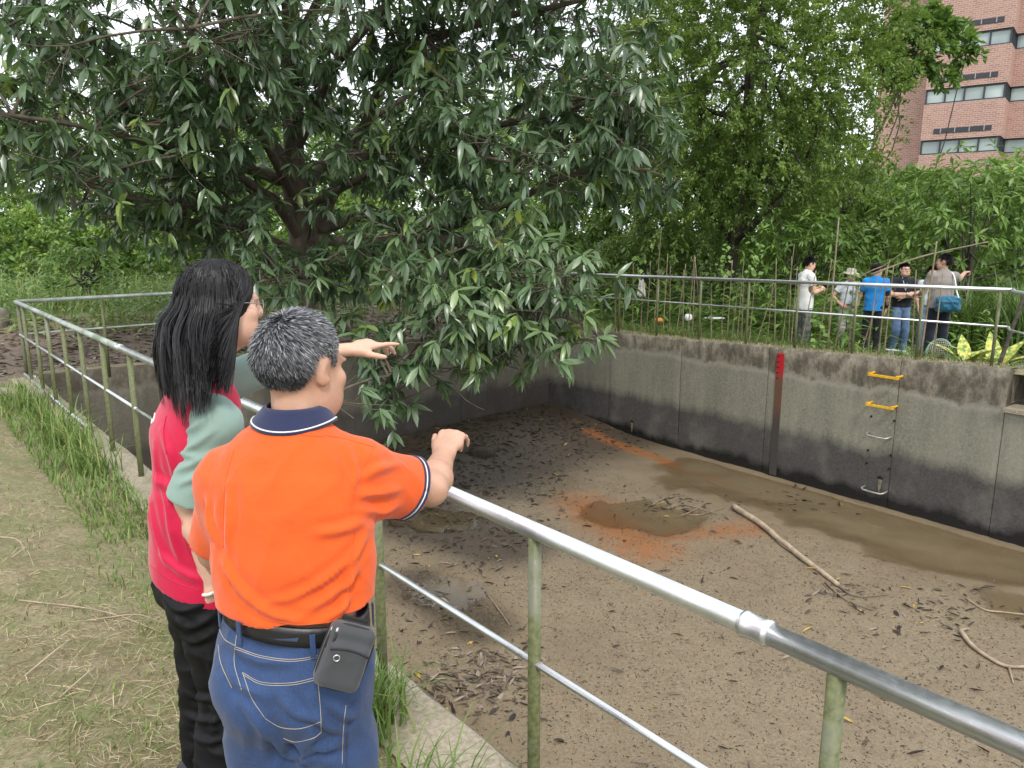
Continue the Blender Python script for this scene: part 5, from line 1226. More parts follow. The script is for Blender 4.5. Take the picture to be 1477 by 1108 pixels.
def hair_short(J, mat, parent, n, L, hl=hl_short, tint=(0, 1), grey=None, lift=1., wd=.0009, seed=1, swirl=(0, -.05), name='hair', mess=.35):
    """separate short strands growing from the scalp"""
    S = J.get('S', 1.); g = np.random.default_rng(seed); v = unit(g.normal(size=(n * 3, 3))); rad = np.array([.0785, .0975, .0935]); q = v * rad + [0, -.012, .025]
    keep = hl(q[:, 0], q[:, 1], q[:, 2]) > .42 + .2 * g.normal(size=len(q)); q, v = q[keep][:n], v[keep][:n]; n = len(q)
    N = unit(v / rad); sw = np.array([swirl[0], swirl[1], 0]); w = q - [swirl[0], swirl[1], .11]
    tang = np.cross(N, np.tile([0, 0, 1.], (n, 1))); flow = unit(w - N * (w * N).sum(1)[:, None] + 1e-6) + .5 * unit(np.cross(N, w) + 1e-6)
    flow = np.where((q[:, 1] > .03)[:, None], flow + [0, .4, 0], flow)
    D = unit(N * .75 * lift + flow * .62 + g.normal(size=(n, 3)) * mess * .6); eg = np.where(q[:, 1] > .02, .052, np.where(q[:, 1] > -.045, .012 + .6 * (q[:, 1] + .045), -.052)); Ls = L * g.uniform(.6, 1.15, n) * np.clip(.22 + (q[:, 2] - eg) / .085, .22, 1)
    A = np.stack([J['hr'], J['hf'], J['hu']]); P0 = J['head'] + (q * S) @ A; D = D @ A; Nw = N @ A
    sd = unit(np.cross(D, g.normal(size=(n, 3)))); bend = unit(flow @ A + [0, 0, -.25])
    V = []
    for t_, ww in ((0, 1.), (.55, .8), (1., .1)):
        c = P0 + D * (Ls * t_)[:, None] + bend * (Ls * .35 * t_ * t_)[:, None]; V += [c + sd * wd * ww * S, c - sd * wd * ww * S]
    V = np.stack(V, 1).reshape(-1, 3); Ft = np.array([(0, 1, 3, 2), (2, 3, 5, 4)]); Fq = (Ft[None] + (np.arange(n) * 6)[:, None, None]).reshape(-1, 4)
    tn = g.uniform(*tint, n) if grey is None else grey(q, g)
    o = link(name, mesh_np(name, V, Fq, mat, attrs={'tint': np.repeat(np.clip(tn, 0, 1), 6)}), parent); o['kind'] = 'stuff'; return o
# ------------------------------------------------------------------ the man in the orange polo shirt
UP = np.array([0, 0, 1.])
def dirs(deg):
    a = math.radians(deg); return np.array([math.sin(a), math.cos(a), 0]), np.array([math.cos(a), -math.sin(a), 0])
gz = float(z_ground(np.array([[-.5, 1.5]]))[0])
f, r = dirs(6); hf, hr = dirs(30); hf = unit(hf + [0, 0, -.18]); hu = np.cross(hr, hf)
Ym = 1.50
J = dict(f=f, r=r, hf=hf, hr=hr, hu=hu, S=1., pelvis=pY(428, 950, 1.50), waist=pY(428, 880, 1.50), chest=pY(420, 715, 1.55), neck=pY(424, 616, 1.59), head=pY(434, 529, 1.63),
         shL=pY(330, 692, 1.60), elL=pY(312, 795, 1.66), wrL=pY(352, 835, 1.86), shR=pY(516, 680, 1.58), elR=pY(621, 706, 1.74), wrR=pY(640, 656, 1.975),
         hipL=pY(385, 985, 1.50), hipR=pY(468, 985, 1.48))
for sd, dx in (('L', -.02), ('R', .03)):
    hp = J['hip' + sd]; J['kn' + sd] = np.array([hp[0] + dx, hp[1] + .02, gz + .45]); J['an' + sd] = np.array([hp[0] + dx * 2, hp[1] - .0, gz + .075]); J['ft' + sd] = unit(f + r * (.25 if sd == 'R' else -.2))
hd = unit(pY(654, 622, 2.055) - J['wrR'])
J['hands'] = {'R': dict(d=hd, n=unit(np.array([-.15, -.55, .8])), ts=-1, curl=(.75, .85, .9, .75), curl2=(.6, .7, .75, .55), spread=.12, thumb=(.55, .3), S=1.0),
              'L': dict(d=unit([.3, .8, -.4]), n=unit([-.2, .5, .8]), ts=1, curl=(.4, .4, .4, .4))}
man = empty('person', (J['pelvis'][0], J['pelvis'][1], gz), 'man with greying hair in orange polo shirt and blue jeans pointing', 'person', None)
MANJ = J
bo, bV, bQ = build_body(J, M['skinA'], man, .0048, hl_short)
# polo shirt
fd = Field(np.array([-.95, 1.25, .75]), np.array([-.02, 2.0, 1.48]), .0048)
secs = [(428, 930, 1.495, .157, .116), (428, 880, 1.50, .162, .118), (425, 810, 1.52, .170, .120), (421, 740, 1.545, .172, .118), (419, 695, 1.56, .166, .108), (420, 660, 1.575, .132, .090), (422, 628, 1.588, .078, .068)]
sp_ = [(pY(a, b, c), w, d) for a, b, c, w, d in secs]
for (a, wa, da), (b, wb, db) in zip(sp_[:-1], sp_[1:]): fd.econe(a, b, wa, wb, da, db, r, .03)
for sd, e_ in (('L', .60), ('R', .74)):
    s, e = J['sh' + sd], J['el' + sd]; end = s + (e - s) * e_; ctr = J['chest'] * .35 + J['neck'] * .65
    fd.cone(ctr + (s - ctr) * .25 - UP * .02, s, .060, .058, .05); fd.cone(s, end + (e - s) * .25, .058, .066, .045)
    if sd == 'R': fd.econe(s + (e - s) * .2 - UP * .03, end + (e - s) * .2 - UP * .018, .062, .064, .07, .066, UP, .03)
d_ = unit(J['elR'] - J['shR']); endR = J['shR'] + (J['elR'] - J['shR']) * .74; dl = unit(J['elL'] - J['shL']); endL = J['shL'] + (J['elL'] - J['shL']) * .78
# sleeve ends and hem, cut clean, then opened round the arm
def cut_local(fd, p, n, c, rad):
    p = np.asarray(p, float); n = unit(n)
    def fn(P): return np.maximum(-((P - p) @ n), np.linalg.norm(P - c, axis=-1) - rad)
    fd.op(np.asarray(c) - rad, np.asarray(c) + rad, fn, .004, 's')
cut_local(fd, endR, d_ + np.array([.1, -.1, -.1]), endR + d_ * .10, .15); cut_local(fd, endL, dl, endL + dl * .09, .095)
fd.cone(endR - d_ * .03, endR + d_ * .1, .050, .050, .003, 's'); fd.cone(endL - dl * .03, endL + dl * .1, .050, .050, .003, 's')
hem = pY(428, 908, 1.378); fd.cut(hem, np.array([.02, .08, -1.]))
fd.cone(J['neck'] - UP * .03, J['neck'] + UP * .2, .058, .066, .004, 's')
V, Q = fd.mesh(2)
V = wrinkle(V, Q, .0022, 16, 3., (1, 1, .55))
lines = [[(532, 799), (500, 838), (455, 868), (405, 883)], [(521, 823), (480, 862), (426, 894)], [(528, 778), (497, 817), (433, 859), (377, 873)], [(321, 806), (335, 834), (363, 866)], [(528, 752), (490, 765), (455, 770)],
         [(530, 765), (515, 800), (500, 850), (490, 890)], [(520, 690), (550, 676), (580, 670)], [(515, 715), (545, 712), (580, 705)], [(520, 735), (550, 738), (575, 730)], 
         [(300, 720), (302, 755), (312, 785)], [(330, 700), (330, 750), (328, 790)], [(500, 640), (512, 680), (506, 720)], [(340, 850), (390, 885), (440, 897)], [(510, 850), (495, 875), (470, 893)]]
V = creases(V, Q, lines, .009, .0085)
V = wrinkle(V, Q, .0012, 30, 6., (1, 1, .6))
shirt = cloth_part('polo_shirt', (V, Q), M['orange'], man); SH = (V, Q)
for ln in ([(540, 640), (530, 665), (513, 700), (506, 742)], [(338, 648), (326, 690), (322, 740), (322, 790)], [(512, 760), (508, 800), (505, 850), (503, 885)], [(362, 618), (400, 623), (440, 628), (468, 630)], [(470, 628), (500, 634), (540, 645)]): surf_tube(*SH, ln, .0010, 'seam', M['orange'], shirt, .0004, 40)
surf_tube(*SH, [(336, 864), (370, 888), (420, 900), (470, 899), (510, 878)], .0009, 'seam', M['orange'], shirt, .0003, 40)
# collar: turned-down ring of navy rib with a white line
def ring_surface(c0, c1, rad0, rad1, fw, rt, n, rows, rim=None):
    out = []
    for j in range(rows):
        u = j / (rows - 1); c = c0 + (c1 - c0) * u; a_, b_ = rad0[0] + (rad1[0] - rad0[0]) * u, rad0[1] + (rad1[1] - rad0[1]) * u
        for i in range(n):
            th = 2 * math.pi * i / n; out.append(c + rt * a_ * math.cos(th) + fw * b_ * math.sin(th) + (rim(th, u) if rim else 0))
    V = np.array(out); Q = [(j * n + i, j * n + (i + 1) % n, (j + 1) * n + (i + 1) % n, (j + 1) * n + i) for j in range(rows - 1) for i in range(n)]; return V, Q
nk = J['neck']; c_top = nk + UP * .050 + f * .014; c_bot = nk + UP * .010 + f * .004
V, Q = ring_surface(c_top, c_bot, (.063, .065), (.093, .090), f, r, 48, 6, lambda th, u: UP * (-.030 * max(0, math.sin(th)) ** 2 * (.6 + .4 * u) + .006 * math.cos(2 * th) * u))
col_ = link('collar', mesh_np('collar', V, Q, M['navy']), man); md = col_.modifiers.new('thick', 'SOLIDIFY'); md.thickness = .005; md.offset = 1
MB().tube(np.vstack([V[4 * 48:5 * 48] * .62 + V[5 * 48:6 * 48] * .38, V[4 * 48:4 * 48 + 1] * .62 + V[5 * 48:5 * 48 + 1] * .38]) + 0 * UP, .0020, 5, False).build('collar_stripe', M['whitestripe'], man)
# sleeve trim: rings that follow the sleeve mouth
def sleeve_ring(off, rr, mat, nm):
    P = []; nrm = unit(d_ + np.array([.1, -.1, -.1])); u_ = unit(np.cross(nrm, UP)); v_ = np.cross(nrm, u_); bv = BVHTree.FromPolygons([tuple(q) for q in SH[0]], [tuple(q) for q in SH[1]]); c = endR - nrm * off
    for k in range(41):
        a = 2 * math.pi * k / 40; dr = u_ * math.cos(a) + v_ * math.sin(a); hit = bv.ray_cast(Vector(c + dr * .16), Vector(-dr))
        if hit[0] is not None: P.append(np.array(hit[0]) + dr * .0006)
    if len(P) > 8: MB().tube(P, rr, 5).build(nm, mat, man)
sleeve_ring(.010, .0035, M['navy'], 'sleeve_trim'); sleeve_ring(.016, .0018, M['whitestripe'], 'sleeve_stripe'); sleeve_ring(.022, .0028, M['navy'], 'sleeve_trim')
# jeans
fd = Field(np.array([-.85, 1.20, gz]), np.array([-.10, 1.80, 1.02]), .006)
wp = [(428, 872, 1.50, .146, .110), (428, 902, 1.50, .148, .110), (426, 940, 1.50, .160, .120), (424, 985, 1.495, .166, .128)]
wq = [(pY(a, b, c), w, d) for a, b, c, w, d in wp]
for (a, wa, da), (b, wb, db) in zip(wq[:-1], wq[1:]): fd.econe(a, b, wa, wb, da, db, r, .03)
for sd, s in (('L', -1), ('R', 1)):
    hp = J['hip' + sd]; fd.ell(hp - f * .045 + UP * .02, np.array([r, f, UP]), (.088, .085, .10), .03); fd.cone(hp + UP * .02, hp * .5 + J['kn' + sd] * .5, .098, .088, .03); fd.cone(hp * .5 + J['kn' + sd] * .5, J['kn' + sd], .088, .078, .03); fd.cone(J['kn' + sd], J['an' + sd] + UP * .0, .078, .072, .03)
fd.cut(pY(428, 878, 1.50), UP + r * .12); fd.cut((0, 0, gz + .03), -UP)
V, Q = fd.mesh(2); V = wrinkle(V, Q, .0045, 13, 8., (1, 1, .8)); V = wrinkle(V, Q, .0018, 34, 4., (1, 1, .7))
V = creases(V, Q, [[(420, 1075), (450, 1085), (500, 1070)], [(330, 960), (345, 985), (380, 1005)], [(440, 1010), (470, 1045), (500, 1055)], [(380, 1040), (400, 1075), (430, 1100)], [(455, 1060), (440, 1085), (445, 1108)], [(330, 925), (370, 950), (420, 955)], [(400, 1000), (430, 1030), (460, 1040)], [(350, 1010), (375, 1050), (385, 1090)], [(480, 1020), (500, 1035), (512, 1030)], [(415, 1085), (440, 1095), (480, 1100)]], .011, .011)
jeans = cloth_part('jeans', (V, Q), M['denim'], man); JE = (V, Q)
z2 = lambda pts_: [(180 + a / 2.84, 718 + b / 2.84) for a, b in pts_]
for ln in ([(455, 612), (560, 648), (690, 662), (830, 640)], [(455, 620), (560, 656), (690, 670), (830, 648)], [(480, 470), (462, 545), (452, 612)], [(452, 615), (450, 690), (480, 790)], [(388, 540), (410, 580), (452, 606)], [(383, 600), (395, 680), (440, 780)],
           [(482, 716), (560, 755), (680, 758), (790, 735)], [(486, 726), (560, 764), (680, 767), (790, 744)], [(790, 735), (800, 850), (805, 960)], [(482, 716), (520, 820), (575, 905)], [(575, 905), (640, 940), (720, 945), (802, 918)], [(650, 985), (700, 1000), (770, 985), (805, 960)], [(905, 850), (895, 950), (890, 1090)]):
    surf_tube(*JE, z2(ln), .0007, 'stitch', M['stitch'], jeans, .0006)
surf_tube(*JE, [(505, 1030), (500, 1070), (500, 1107)], .0012, 'seam', M['patch'], jeans)
# belt: a flat band round the waist
bc_ = pY(428, 876, 1.498)
V, Q = ring_surface(bc_ + UP * .020, bc_ - UP * .020, (.155, .117), (.157, .119), f, r, 64, 4, lambda th, u: -UP * .020 * math.cos(th))
blt = link('belt', mesh_np('belt', V, Q, M['leather']), man); md = blt.modifiers.new('thick', 'SOLIDIFY'); md.thickness = .005; md.offset = 1
for a_ in (-150, -118, -62, -28, 20, 160):
    th = math.radians(a_); p = bc_ + r * .158 * math.cos(th) + f * .121 * math.sin(th) - UP * .020 * math.cos(th); nrm = unit(r * math.cos(th) / .158 + f * math.sin(th) / .121); tn_ = np.cross(UP, nrm)
    MB().box(p + nrm * .006 - UP * .012, (.011, .003, .050), np.array([tn_, nrm, UP])).build('belt_loop', M['denim'], jeans, False)
pp = on_px(*JE, [(409, 918)])
if pp:
    p, nn_ = pp[0]; tn_ = unit(np.cross(UP, nn_)); MB().box(p + nn_ * .002, (.070, .003, .026), np.array([tn_, nn_, np.cross(nn_, tn_)])).build('waist_patch', M['patch'], jeans, False)
shoes(J | {'gz': gz}, M['leather'], man)
def greyfn(q, g):
    b = g.beta(1.3, 1.0, len(q)); return np.where(q[:, 2] < -.01, b * .6, b) * np.where(np.abs(q[:, 2] - .0) < .03, .8, 1)
hair_short(J, M['hairG'], man, 20000, .019, grey=greyfn, wd=.0009, seed=3, swirl=(-.012, -.055), mess=.24, lift=.62)

# belt pouch
pc = pY(497, 946, 1.365); pf = unit(np.array([.30, -.93, .12])); pr = unit(np.cross(pf, UP)); pr = -pr if pr[0] < 0 else pr; pu = unit(np.cross(pr, pf)); pu = -pu if pu[2] < 0 else pu
pu = unit(UP + np.array([.42, .10, 0]) - pf * ((UP + np.array([.42, .10, 0])) @ pf)); pr = unit(np.cross(pf, pu)); pr = -pr if pr[0] < 0 else pr
AX = np.array([pr, pf, pu])
bag = empty('belt_pouch', pc - pu * .07, 'dark grey zipped pouch hanging from the black belt', 'pouch')
fd = Field(pc - .14, pc + .14, .0042); fd.rbox(pc, AX, (.046, .024, .064), .016); fd.rbox(pc + pf * .014 - pu * .012, AX, (.042, .022, .047), .014, .006); V, Q = fd.mesh(1); V = wrinkle(V, Q, .0008, 40, 2.); BG = (V, Q)
cloth_part('body', (V, Q), M['pouch'], bag)
def loop_path(w_, h_, r_, n=40):
    P = []
    for k in range(n + 1):
        a = 2 * math.pi * k / n; cx, sx = math.cos(a), math.sin(a); P.append((np.sign(cx) * abs(cx) ** .5 * w_, np.sign(sx) * abs(sx) ** .5 * h_))
    return P
MB().tube([pc + pf * .008 + pr * a + pu * b for a, b in loop_path(.0455, .0635, .01)], .0035, 6, False).build('zip', M['pouchtrim'], bag)
MB().tube([pc - pf * .012 + pr * a + pu * b for a, b in loop_path(.0458, .0638, .01)], .0032, 6, False).build('zip', M['pouchtrim'], bag)
for q, dz in ((pc - pr * .036 + pf * .012 + pu * .052, .03), (pc - pr * .044 + pf * .0 + pu * .048, .035)):
    pl = MB().tube([q + pf * .006, q + pf * .012 - pu * dz * .4, q + pf * .012 - pu * dz], [.004, .003, .0035], 6).build('zip_pull', M['pouchtrim'], bag); MB().tube([q + pf * .004 + pu * .004, q + pf * .009 - pu * .004], .0034, 8).build('zip_slider', M['chrome'], pl)
MB().tube([pc + pf * .0372 + pr * a + pu * (.020 + .006 * math.cos(a * 40)) for a in np.linspace(-.040, .040, 12)], .0022, 5).build('pocket_edge', M['pouchtrim'], bag)
MB().tube([pc + pf * .038 - pr * .022 + pu * .006 + (pr * math.cos(a) + pu * math.sin(a)) * .006 for a in np.linspace(0, 6.283, 18)], .0016, 5, False).build('eyelet', M['chrome'], bag)
MB().box(pc - pf * .026 + pu * .045, (.05, .01, .05), AX).build('belt_strap', M['pouchtrim'], bag, False)

# ------------------------------------------------------------------ the woman in the crimson vest
f, r = dirs(54); hf, hr = dirs(56); hf = unit(hf + [0, 0, -.05]); hu = np.cross(hr, hf)
ctr = pY(291, 560, 2.08)
gw = float(z_ground(np.array([[-.95, 2.1]]))[0])
J = dict(f=f, r=r, hf=hf, hr=hr, hu=hu, S=.96, pelvis=pY(292, 835, 2.09), waist=pY(285, 735, 2.08), chest=pY(286, 630, 2.08), neck=ctr + UP * .035, head=pY(322, 440, 2.11),
         shL=ctr - r * .140 - UP * .06, shR=ctr + r * .135 - UP * .075, elR=pY(272, 722, 1.96), wrR=pY(309, 855, 1.96), elL=pY(418, 512, 2.32), wrL=pY(503, 504, 2.47))
J['hipR'] = J['pelvis'] + r * .075 - UP * .03; J['hipL'] = J['pelvis'] - r * .075 - UP * .03
J['knR'] = np.array([*(J['hipR'][:2] + f[:2] * .02), gw + .42]); J['knL'] = np.array([*(J['hipL'][:2] + f[:2] * .0), gw + .42])
J['anR'] = np.array([*(J['hipR'][:2] - f[:2] * .03 + r[:2] * .01), gw + .07]); J['anL'] = np.array([*(J['hipL'][:2] - f[:2] * .02 - r[:2] * .02), gw + .07])
J['ftR'] = unit(f + r * .25); J['ftL'] = f
hd = unit(pY(552, 492, 2.53) - J['wrL'])
J['hands'] = {'L': dict(d=hd, n=unit(np.array([-.25, -.35, .9])), ts=1, curl=(.06, .30, .42, .5), curl2=(.10, .45, .5, .5), spread=.05, thumb=(.62, .25), S=.98),
              'R': dict(d=unit(pY(317, 905, 1.985) - J['wrR']), n=unit(-pY(314, 880, 1.985) + CAMP + np.array([.4, 0, 0])), ts=1, curl=(.25, .3, .35, .4), thumb=(.35, .4), S=.95)}
wom = empty('person', (J['pelvis'][0], J['pelvis'][1], gw), 'long-haired woman in crimson vest and black trousers pointing with her arm', 'person')
build_body(J, M['skinB'], wom, .0048, None, arm=(.040, .034, .023))
WJ = J
# sage T-shirt: sleeves and a body hidden under the vest
fd = Field(np.array([-1.35, 1.75, .75]), np.array([-.45, 2.55, 1.52]), .0055)
for (a, b, wa, wb, da, db) in ((J['pelvis'] + UP * .05, J['waist'], .135, .120, .098, .090), (J['waist'], J['chest'], .115, .128, .085, .088), (J['chest'], J['neck'] - UP * .06, .128, .10, .086, .066), (J['neck'] - UP * .06, J['neck'] - UP * .005, .11, .062, .075, .062)): fd.econe(a, b, wa, wb, da, db, r, .03)
sR, eR = J['shR'], J['elR']; dR = unit(eR - sR); endR = sR + dR * .232; fd.cone(J['chest'] * .4 + J['neck'] * .6, sR, .055, .060, .03); fd.cone(sR, endR + dR * .05, .061, .061, .03)
sL, eL = J['shL'], J['elL']; dL = unit(eL - sL); endL = sL + dL * .21; fd.cone(J['chest'] * .4 + J['neck'] * .6, sL, .06, .060, .04); fd.cone(sL, endL + dL * .05, .060, .058, .03)
cut_local(fd, endR, dR, endR + dR * .10, .125); cut_local(fd, endL, dL, endL + dL * .10, .125); fd.cone(endR - dR * .02, endR + dR * .1, .047, .047, .003, 's'); fd.cone(endL - dL * .02, endL + dL * .1, .045, .045, .003, 's')
V, Q = fd.mesh(2); V = wrinkle(V, Q, .0018, 18, 1.)
V = creases(V, Q, [[(246, 630), (270, 622), (300, 600)], [(246, 655), (275, 645), (310, 620)], [(250, 680), (280, 668), (315, 650)], [(256, 700), (280, 690), (310, 680)], [(250, 640), (262, 655), (285, 660)]], .008, .006)
cloth_part('tee_shirt', (V, Q), M['sage'], wom)
# vest: sleeveless, loose at the hem
fd = Field(np.array([-1.35, 1.75, .55]), np.array([-.50, 2.45, 1.50]), .0055)
hemc = pY(288, 826, 2.09)
for (a, b, wa, wb, da, db) in ((hemc - UP * .04, J['waist'], .172, .152, .140, .122), (J['waist'], J['chest'], .152, .160, .122, .122), (J['chest'], J['neck'] - UP * .075, .160, .128, .120, .092), (J['neck'] - UP * .075, J['neck'] - UP * .012, .128, .070, .092, .068)): fd.econe(a, b, wa, wb, da, db, r, .03)
for s_, q in ((1, 'shR'), (-1, 'shL')):
    c = J[q] + r * .045 * s_ - UP * .05; fd.ell(c, np.array([r, f, UP]), (.080, .084, .135), .006, 's')
fd.cone(J['neck'] - UP * .04, J['neck'] + UP * .2, .062, .070, .004, 's'); fd.cut(hemc, np.array([-.34, .10, -1.]))
V, Q = fd.mesh(2); V = wrinkle(V, Q, .003, 11, 5., (1, 1, .5))
V = creases(V, Q, [[(222, 640), (228, 690), (245, 740)], [(215, 720), (225, 770), (240, 815)], [(240, 700), (245, 760), (262, 820)], [(215, 690), (240, 700), (265, 720)], [(230, 800), (260, 825), (295, 840)], [(232, 620), (245, 660), (255, 700)]], .011, .007)
vest = cloth_part('vest', (V, Q), M['hotpink'], wom); VS = (V, Q)
for ln, rr in (([(222, 583), (221, 600), (219, 611)], .0032), ([(227, 584), (224, 590), (221, 597)], .003), ([(214, 591), (213, 597), (213, 603)], .003), ([(217, 583), (217, 592), (217, 600)], .0022), ([(224, 594), (223, 602), (221, 609)], .0026), ([(213, 608), (214, 612), (214, 616)], .002)):
    surf_tube(*VS, ln, rr, 'lettering', M['whitestripe'], vest, .0004, 8, 5)
for ln in ([(213, 812), (250, 838), (290, 852)], [(240, 600), (236, 625), (240, 655)], [(262, 740), (270, 790), (290, 830)]): surf_tube(*VS, ln, .0012, 'seam', M['hotpink'], vest)
# trousers
fd = Field(np.array([-1.35, 1.80, gw - .02]), np.array([-.45, 2.45, .98]), .006)
fd.econe(J['pelvis'] + UP * .06, J['pelvis'] - UP * .02, .135, .145, .105, .118, r, .03)
for sd in 'LR':
    hp, kn, an = J['hip' + sd], J['kn' + sd], J['an' + sd]; fd.ell(hp - f * .05 + UP * .0, np.array([r, f, UP]), (.075, .075, .09), .03); fd.cone(hp, kn * .5 + hp * .5, .092, .086, .03); fd.cone(kn * .5 + hp * .5, kn, .086, .076, .02); fd.cone(kn, an, .076, .068, .02)
fd.cut((0, 0, gw + .035), -UP)
V, Q = fd.mesh(2); V = wrinkle(V, Q, .005, 15, 2., (1, 1, 1.5))
V = creases(V, Q, [[(228, 850), (255, 880), (300, 870)], [(240, 880), (270, 905), (310, 890)], [(255, 915), (280, 925), (315, 910)], [(265, 1000), (300, 1010), (340, 1000)], [(262, 1030), (295, 1040), (335, 1035)], [(270, 1060), (300, 1070), (340, 1062)], [(300, 940), (310, 1000), (305, 1080)]], .010, .009)
cloth_part('trousers', (V, Q), M['blackpants'], wom)
shoes(J | {'gz': gw}, M['leather'], wom)
wr = J['wrR'] + unit(J['wrR'] - J['elR']) * -.012; wd_ = unit(J['wrR'] - J['elR']); wu = unit(np.cross(wd_, UP + .1)); wv_ = np.cross(wd_, wu)
MB().tube([wr + (wu * math.cos(a) * .031 + wv_ * math.sin(a) * .029) + wd_ * .004 * math.sin(a) for a in np.linspace(0, 6.2832, 28)], .0052, 8, False).build('bracelet', plain('pale_bead', (.72, .68, .62), .4), wom)
# glasses
S = .96; ho = lambda x, y, z: J['head'] + (hr * x + hf * y + hu * z) * S
gm = plain('thin_metal_frame', (.30, .30, .31), .3, .8); gl = MB()
gl.tube([ho(.079, -.01, .012), ho(.079, .05, .012), ho(.070, .098, .008)], .0013, 5)
gl.tube([ho(-.079, -.01, .012), ho(-.079, .05, .012), ho(-.070, .098, .008)], .0013, 5)
for s_ in (-1, 1): gl.tube([ho(s_ * .036 + .031 * math.cos(a), .104 - .10 * (s_ * .036 + .031 * math.cos(a)) ** 2 * 18, -.004 + .022 * math.sin(a)) for a in np.linspace(0, 6.2832, 24)], .0012, 5, False)
gl.tube([ho(-.006, .112, .004), ho(.006, .112, .004)], .0013, 5); gl.build('spectacles', gm, wom)
# long hair: a dense inner mass and thousands of strands falling from the crown
g = np.random.default_rng(5); rad = np.array([.092, .113, .108]) * S; hc0 = J['head'] + hu * .020 * S - hf * .016 * S; A = np.stack([hr, hf, hu])
endc = pY(288, 540, 2.05)
fd = Field(hc0 - [.25, .25, .42], hc0 + [.25, .25, .2], .006)
fd.ell(hc0, A, rad * .995, .01); fd.econe(hc0 - hf * .030 - hu * .03, hc0 * .45 + endc * .55 - hf * .012, .086, .108, .070, .070, hr, .03); fd.econe(hc0 * .45 + endc * .55 - hf * .012, endc + UP * .05 - hf * .0, .108, .120, .068, .045, hr, .03)
fd.ell(J['head'] + hf * .095 - hu * .045, A, (.076, .085, .105), .01, 's')
fd.ell(J['head'] + hf * .03 - hu * .11, A, (.060, .070, .10), .01, 's')
V, Q = fd.mesh(2); hb = link('hair', mesh_np('hair', V, Q, M['hairB'], attrs={'tint': np.full(len(V), .2)}), wom)
n = 21000; nc = 260
cphi = g.uniform(-math.pi, math.pi, nc); cl = g.integers(0, nc, n); phi = g.normal(0, 1, n) * .05 + cphi[cl]
phi = (phi + math.pi) % (2 * math.pi) - math.pi; el0_ = g.uniform(.05, 1.45, n); ok = (np.abs(phi) > 1.12) | ((el0_ > .75) & (np.abs(phi) > .25)); phi = phi[ok]; cl = cl[ok]; n = len(phi)           # phi = 0 faces forward
el0 = el0_[ok]; phi_end = np.where(np.abs(phi) < 1.25, np.sign(phi) * (1.25 + g.uniform(0, .25, n)), phi); lenj = np.abs(g.normal(0, .045, n)) + g.normal(0, .025, nc)[cl] - .03; K = 15
ts = np.linspace(0, 1, K); Vs = np.zeros((n, K, 3)); lift_ = 1.015 + g.uniform(0, .045, n)
side_spread = g.normal(0, .006, (nc, 3))[cl]
for i, t_ in enumerate(ts):
    a = np.clip(t_ / .42, 0, 1) ** 1.0; el = el0 * (1 - a) + (-.18) * a
    ph_ = phi * (1 - a) + phi_end * a; q = np.stack([np.sin(ph_) * np.cos(el), np.cos(ph_) * np.cos(el), np.sin(el)], 1) * rad * lift_[:, None]
    P = hc0 + q @ A
    b = sstep((t_ - .42) / .58); eq = np.stack([np.sin(phi_end) * math.cos(-.18), np.cos(phi_end) * math.cos(-.18), np.full(n, math.sin(-.18))], 1) * rad * lift_[:, None]
    Pe = hc0 + eq @ A
    rx = np.where(phi > 0, .185, .170) + .012 * np.sin(cl * 1.7); E = endc + np.stack([np.sin(phi_end) * rx, np.minimum(np.cos(phi_end), .45) * .085, np.zeros(n)], 1) @ A - hf * .002; E[:, 2] += lenj + .05 * (np.cos(phi) > -.2) - .01
    lin = (t_ - .42) / .58
    lin_ = max(lin, 0); ez = lin_ ** 1.25; Pf = Pe * (1 - ez) + E * ez; Pf[:, 2] = Pe[:, 2] * (1 - lin_) + E[:, 2] * lin_; Pf = Pf + (-hf * .028 * math.sin(math.pi * max(lin, 0))) * np.clip(-np.cos(phi), 0, 1)[:, None] + side_spread * max(lin, 0) * 1.6
    Vs[:, i] = P if t_ <= .42 else Pf
for _ in range(5): Vs[:, 1:-1] = .5 * Vs[:, 1:-1] + .25 * (Vs[:, :-2] + Vs[:, 2:])
jit = g.normal(0, .0022, (n, 1, 3)) * np.linspace(.2, 1, K)[None, :, None]; Vs += jit
tang = unit(np.gradient(Vs, axis=1)); outv = unit(Vs - (hc0 * .5 + endc * .5)); sdv = unit(np.cross(tang, outv) + g.normal(0, .35, (n, 1, 3)))
wdt = (.0009 * np.sin(np.pi * np.clip(ts * .82 + .14, 0, 1)) + .0002)[None, :, None]
VV = np.stack([Vs + sdv * wdt, Vs - sdv * wdt], 2).reshape(n, K * 2, 3)
Ft = np.array([(2 * i, 2 * i + 1, 2 * i + 3, 2 * i + 2) for i in range(K - 1)]); FF = (Ft[None] + (np.arange(n) * K * 2)[:, None, None]).reshape(-1, 4)
so = link('strands', mesh_np('strands', VV.reshape(-1, 3), FF, M['hairB'], attrs={'tint': np.repeat(np.clip(g.beta(1.2, 2.6, n), 0, 1), K * 2)}), hb); so['kind'] = 'stuff'
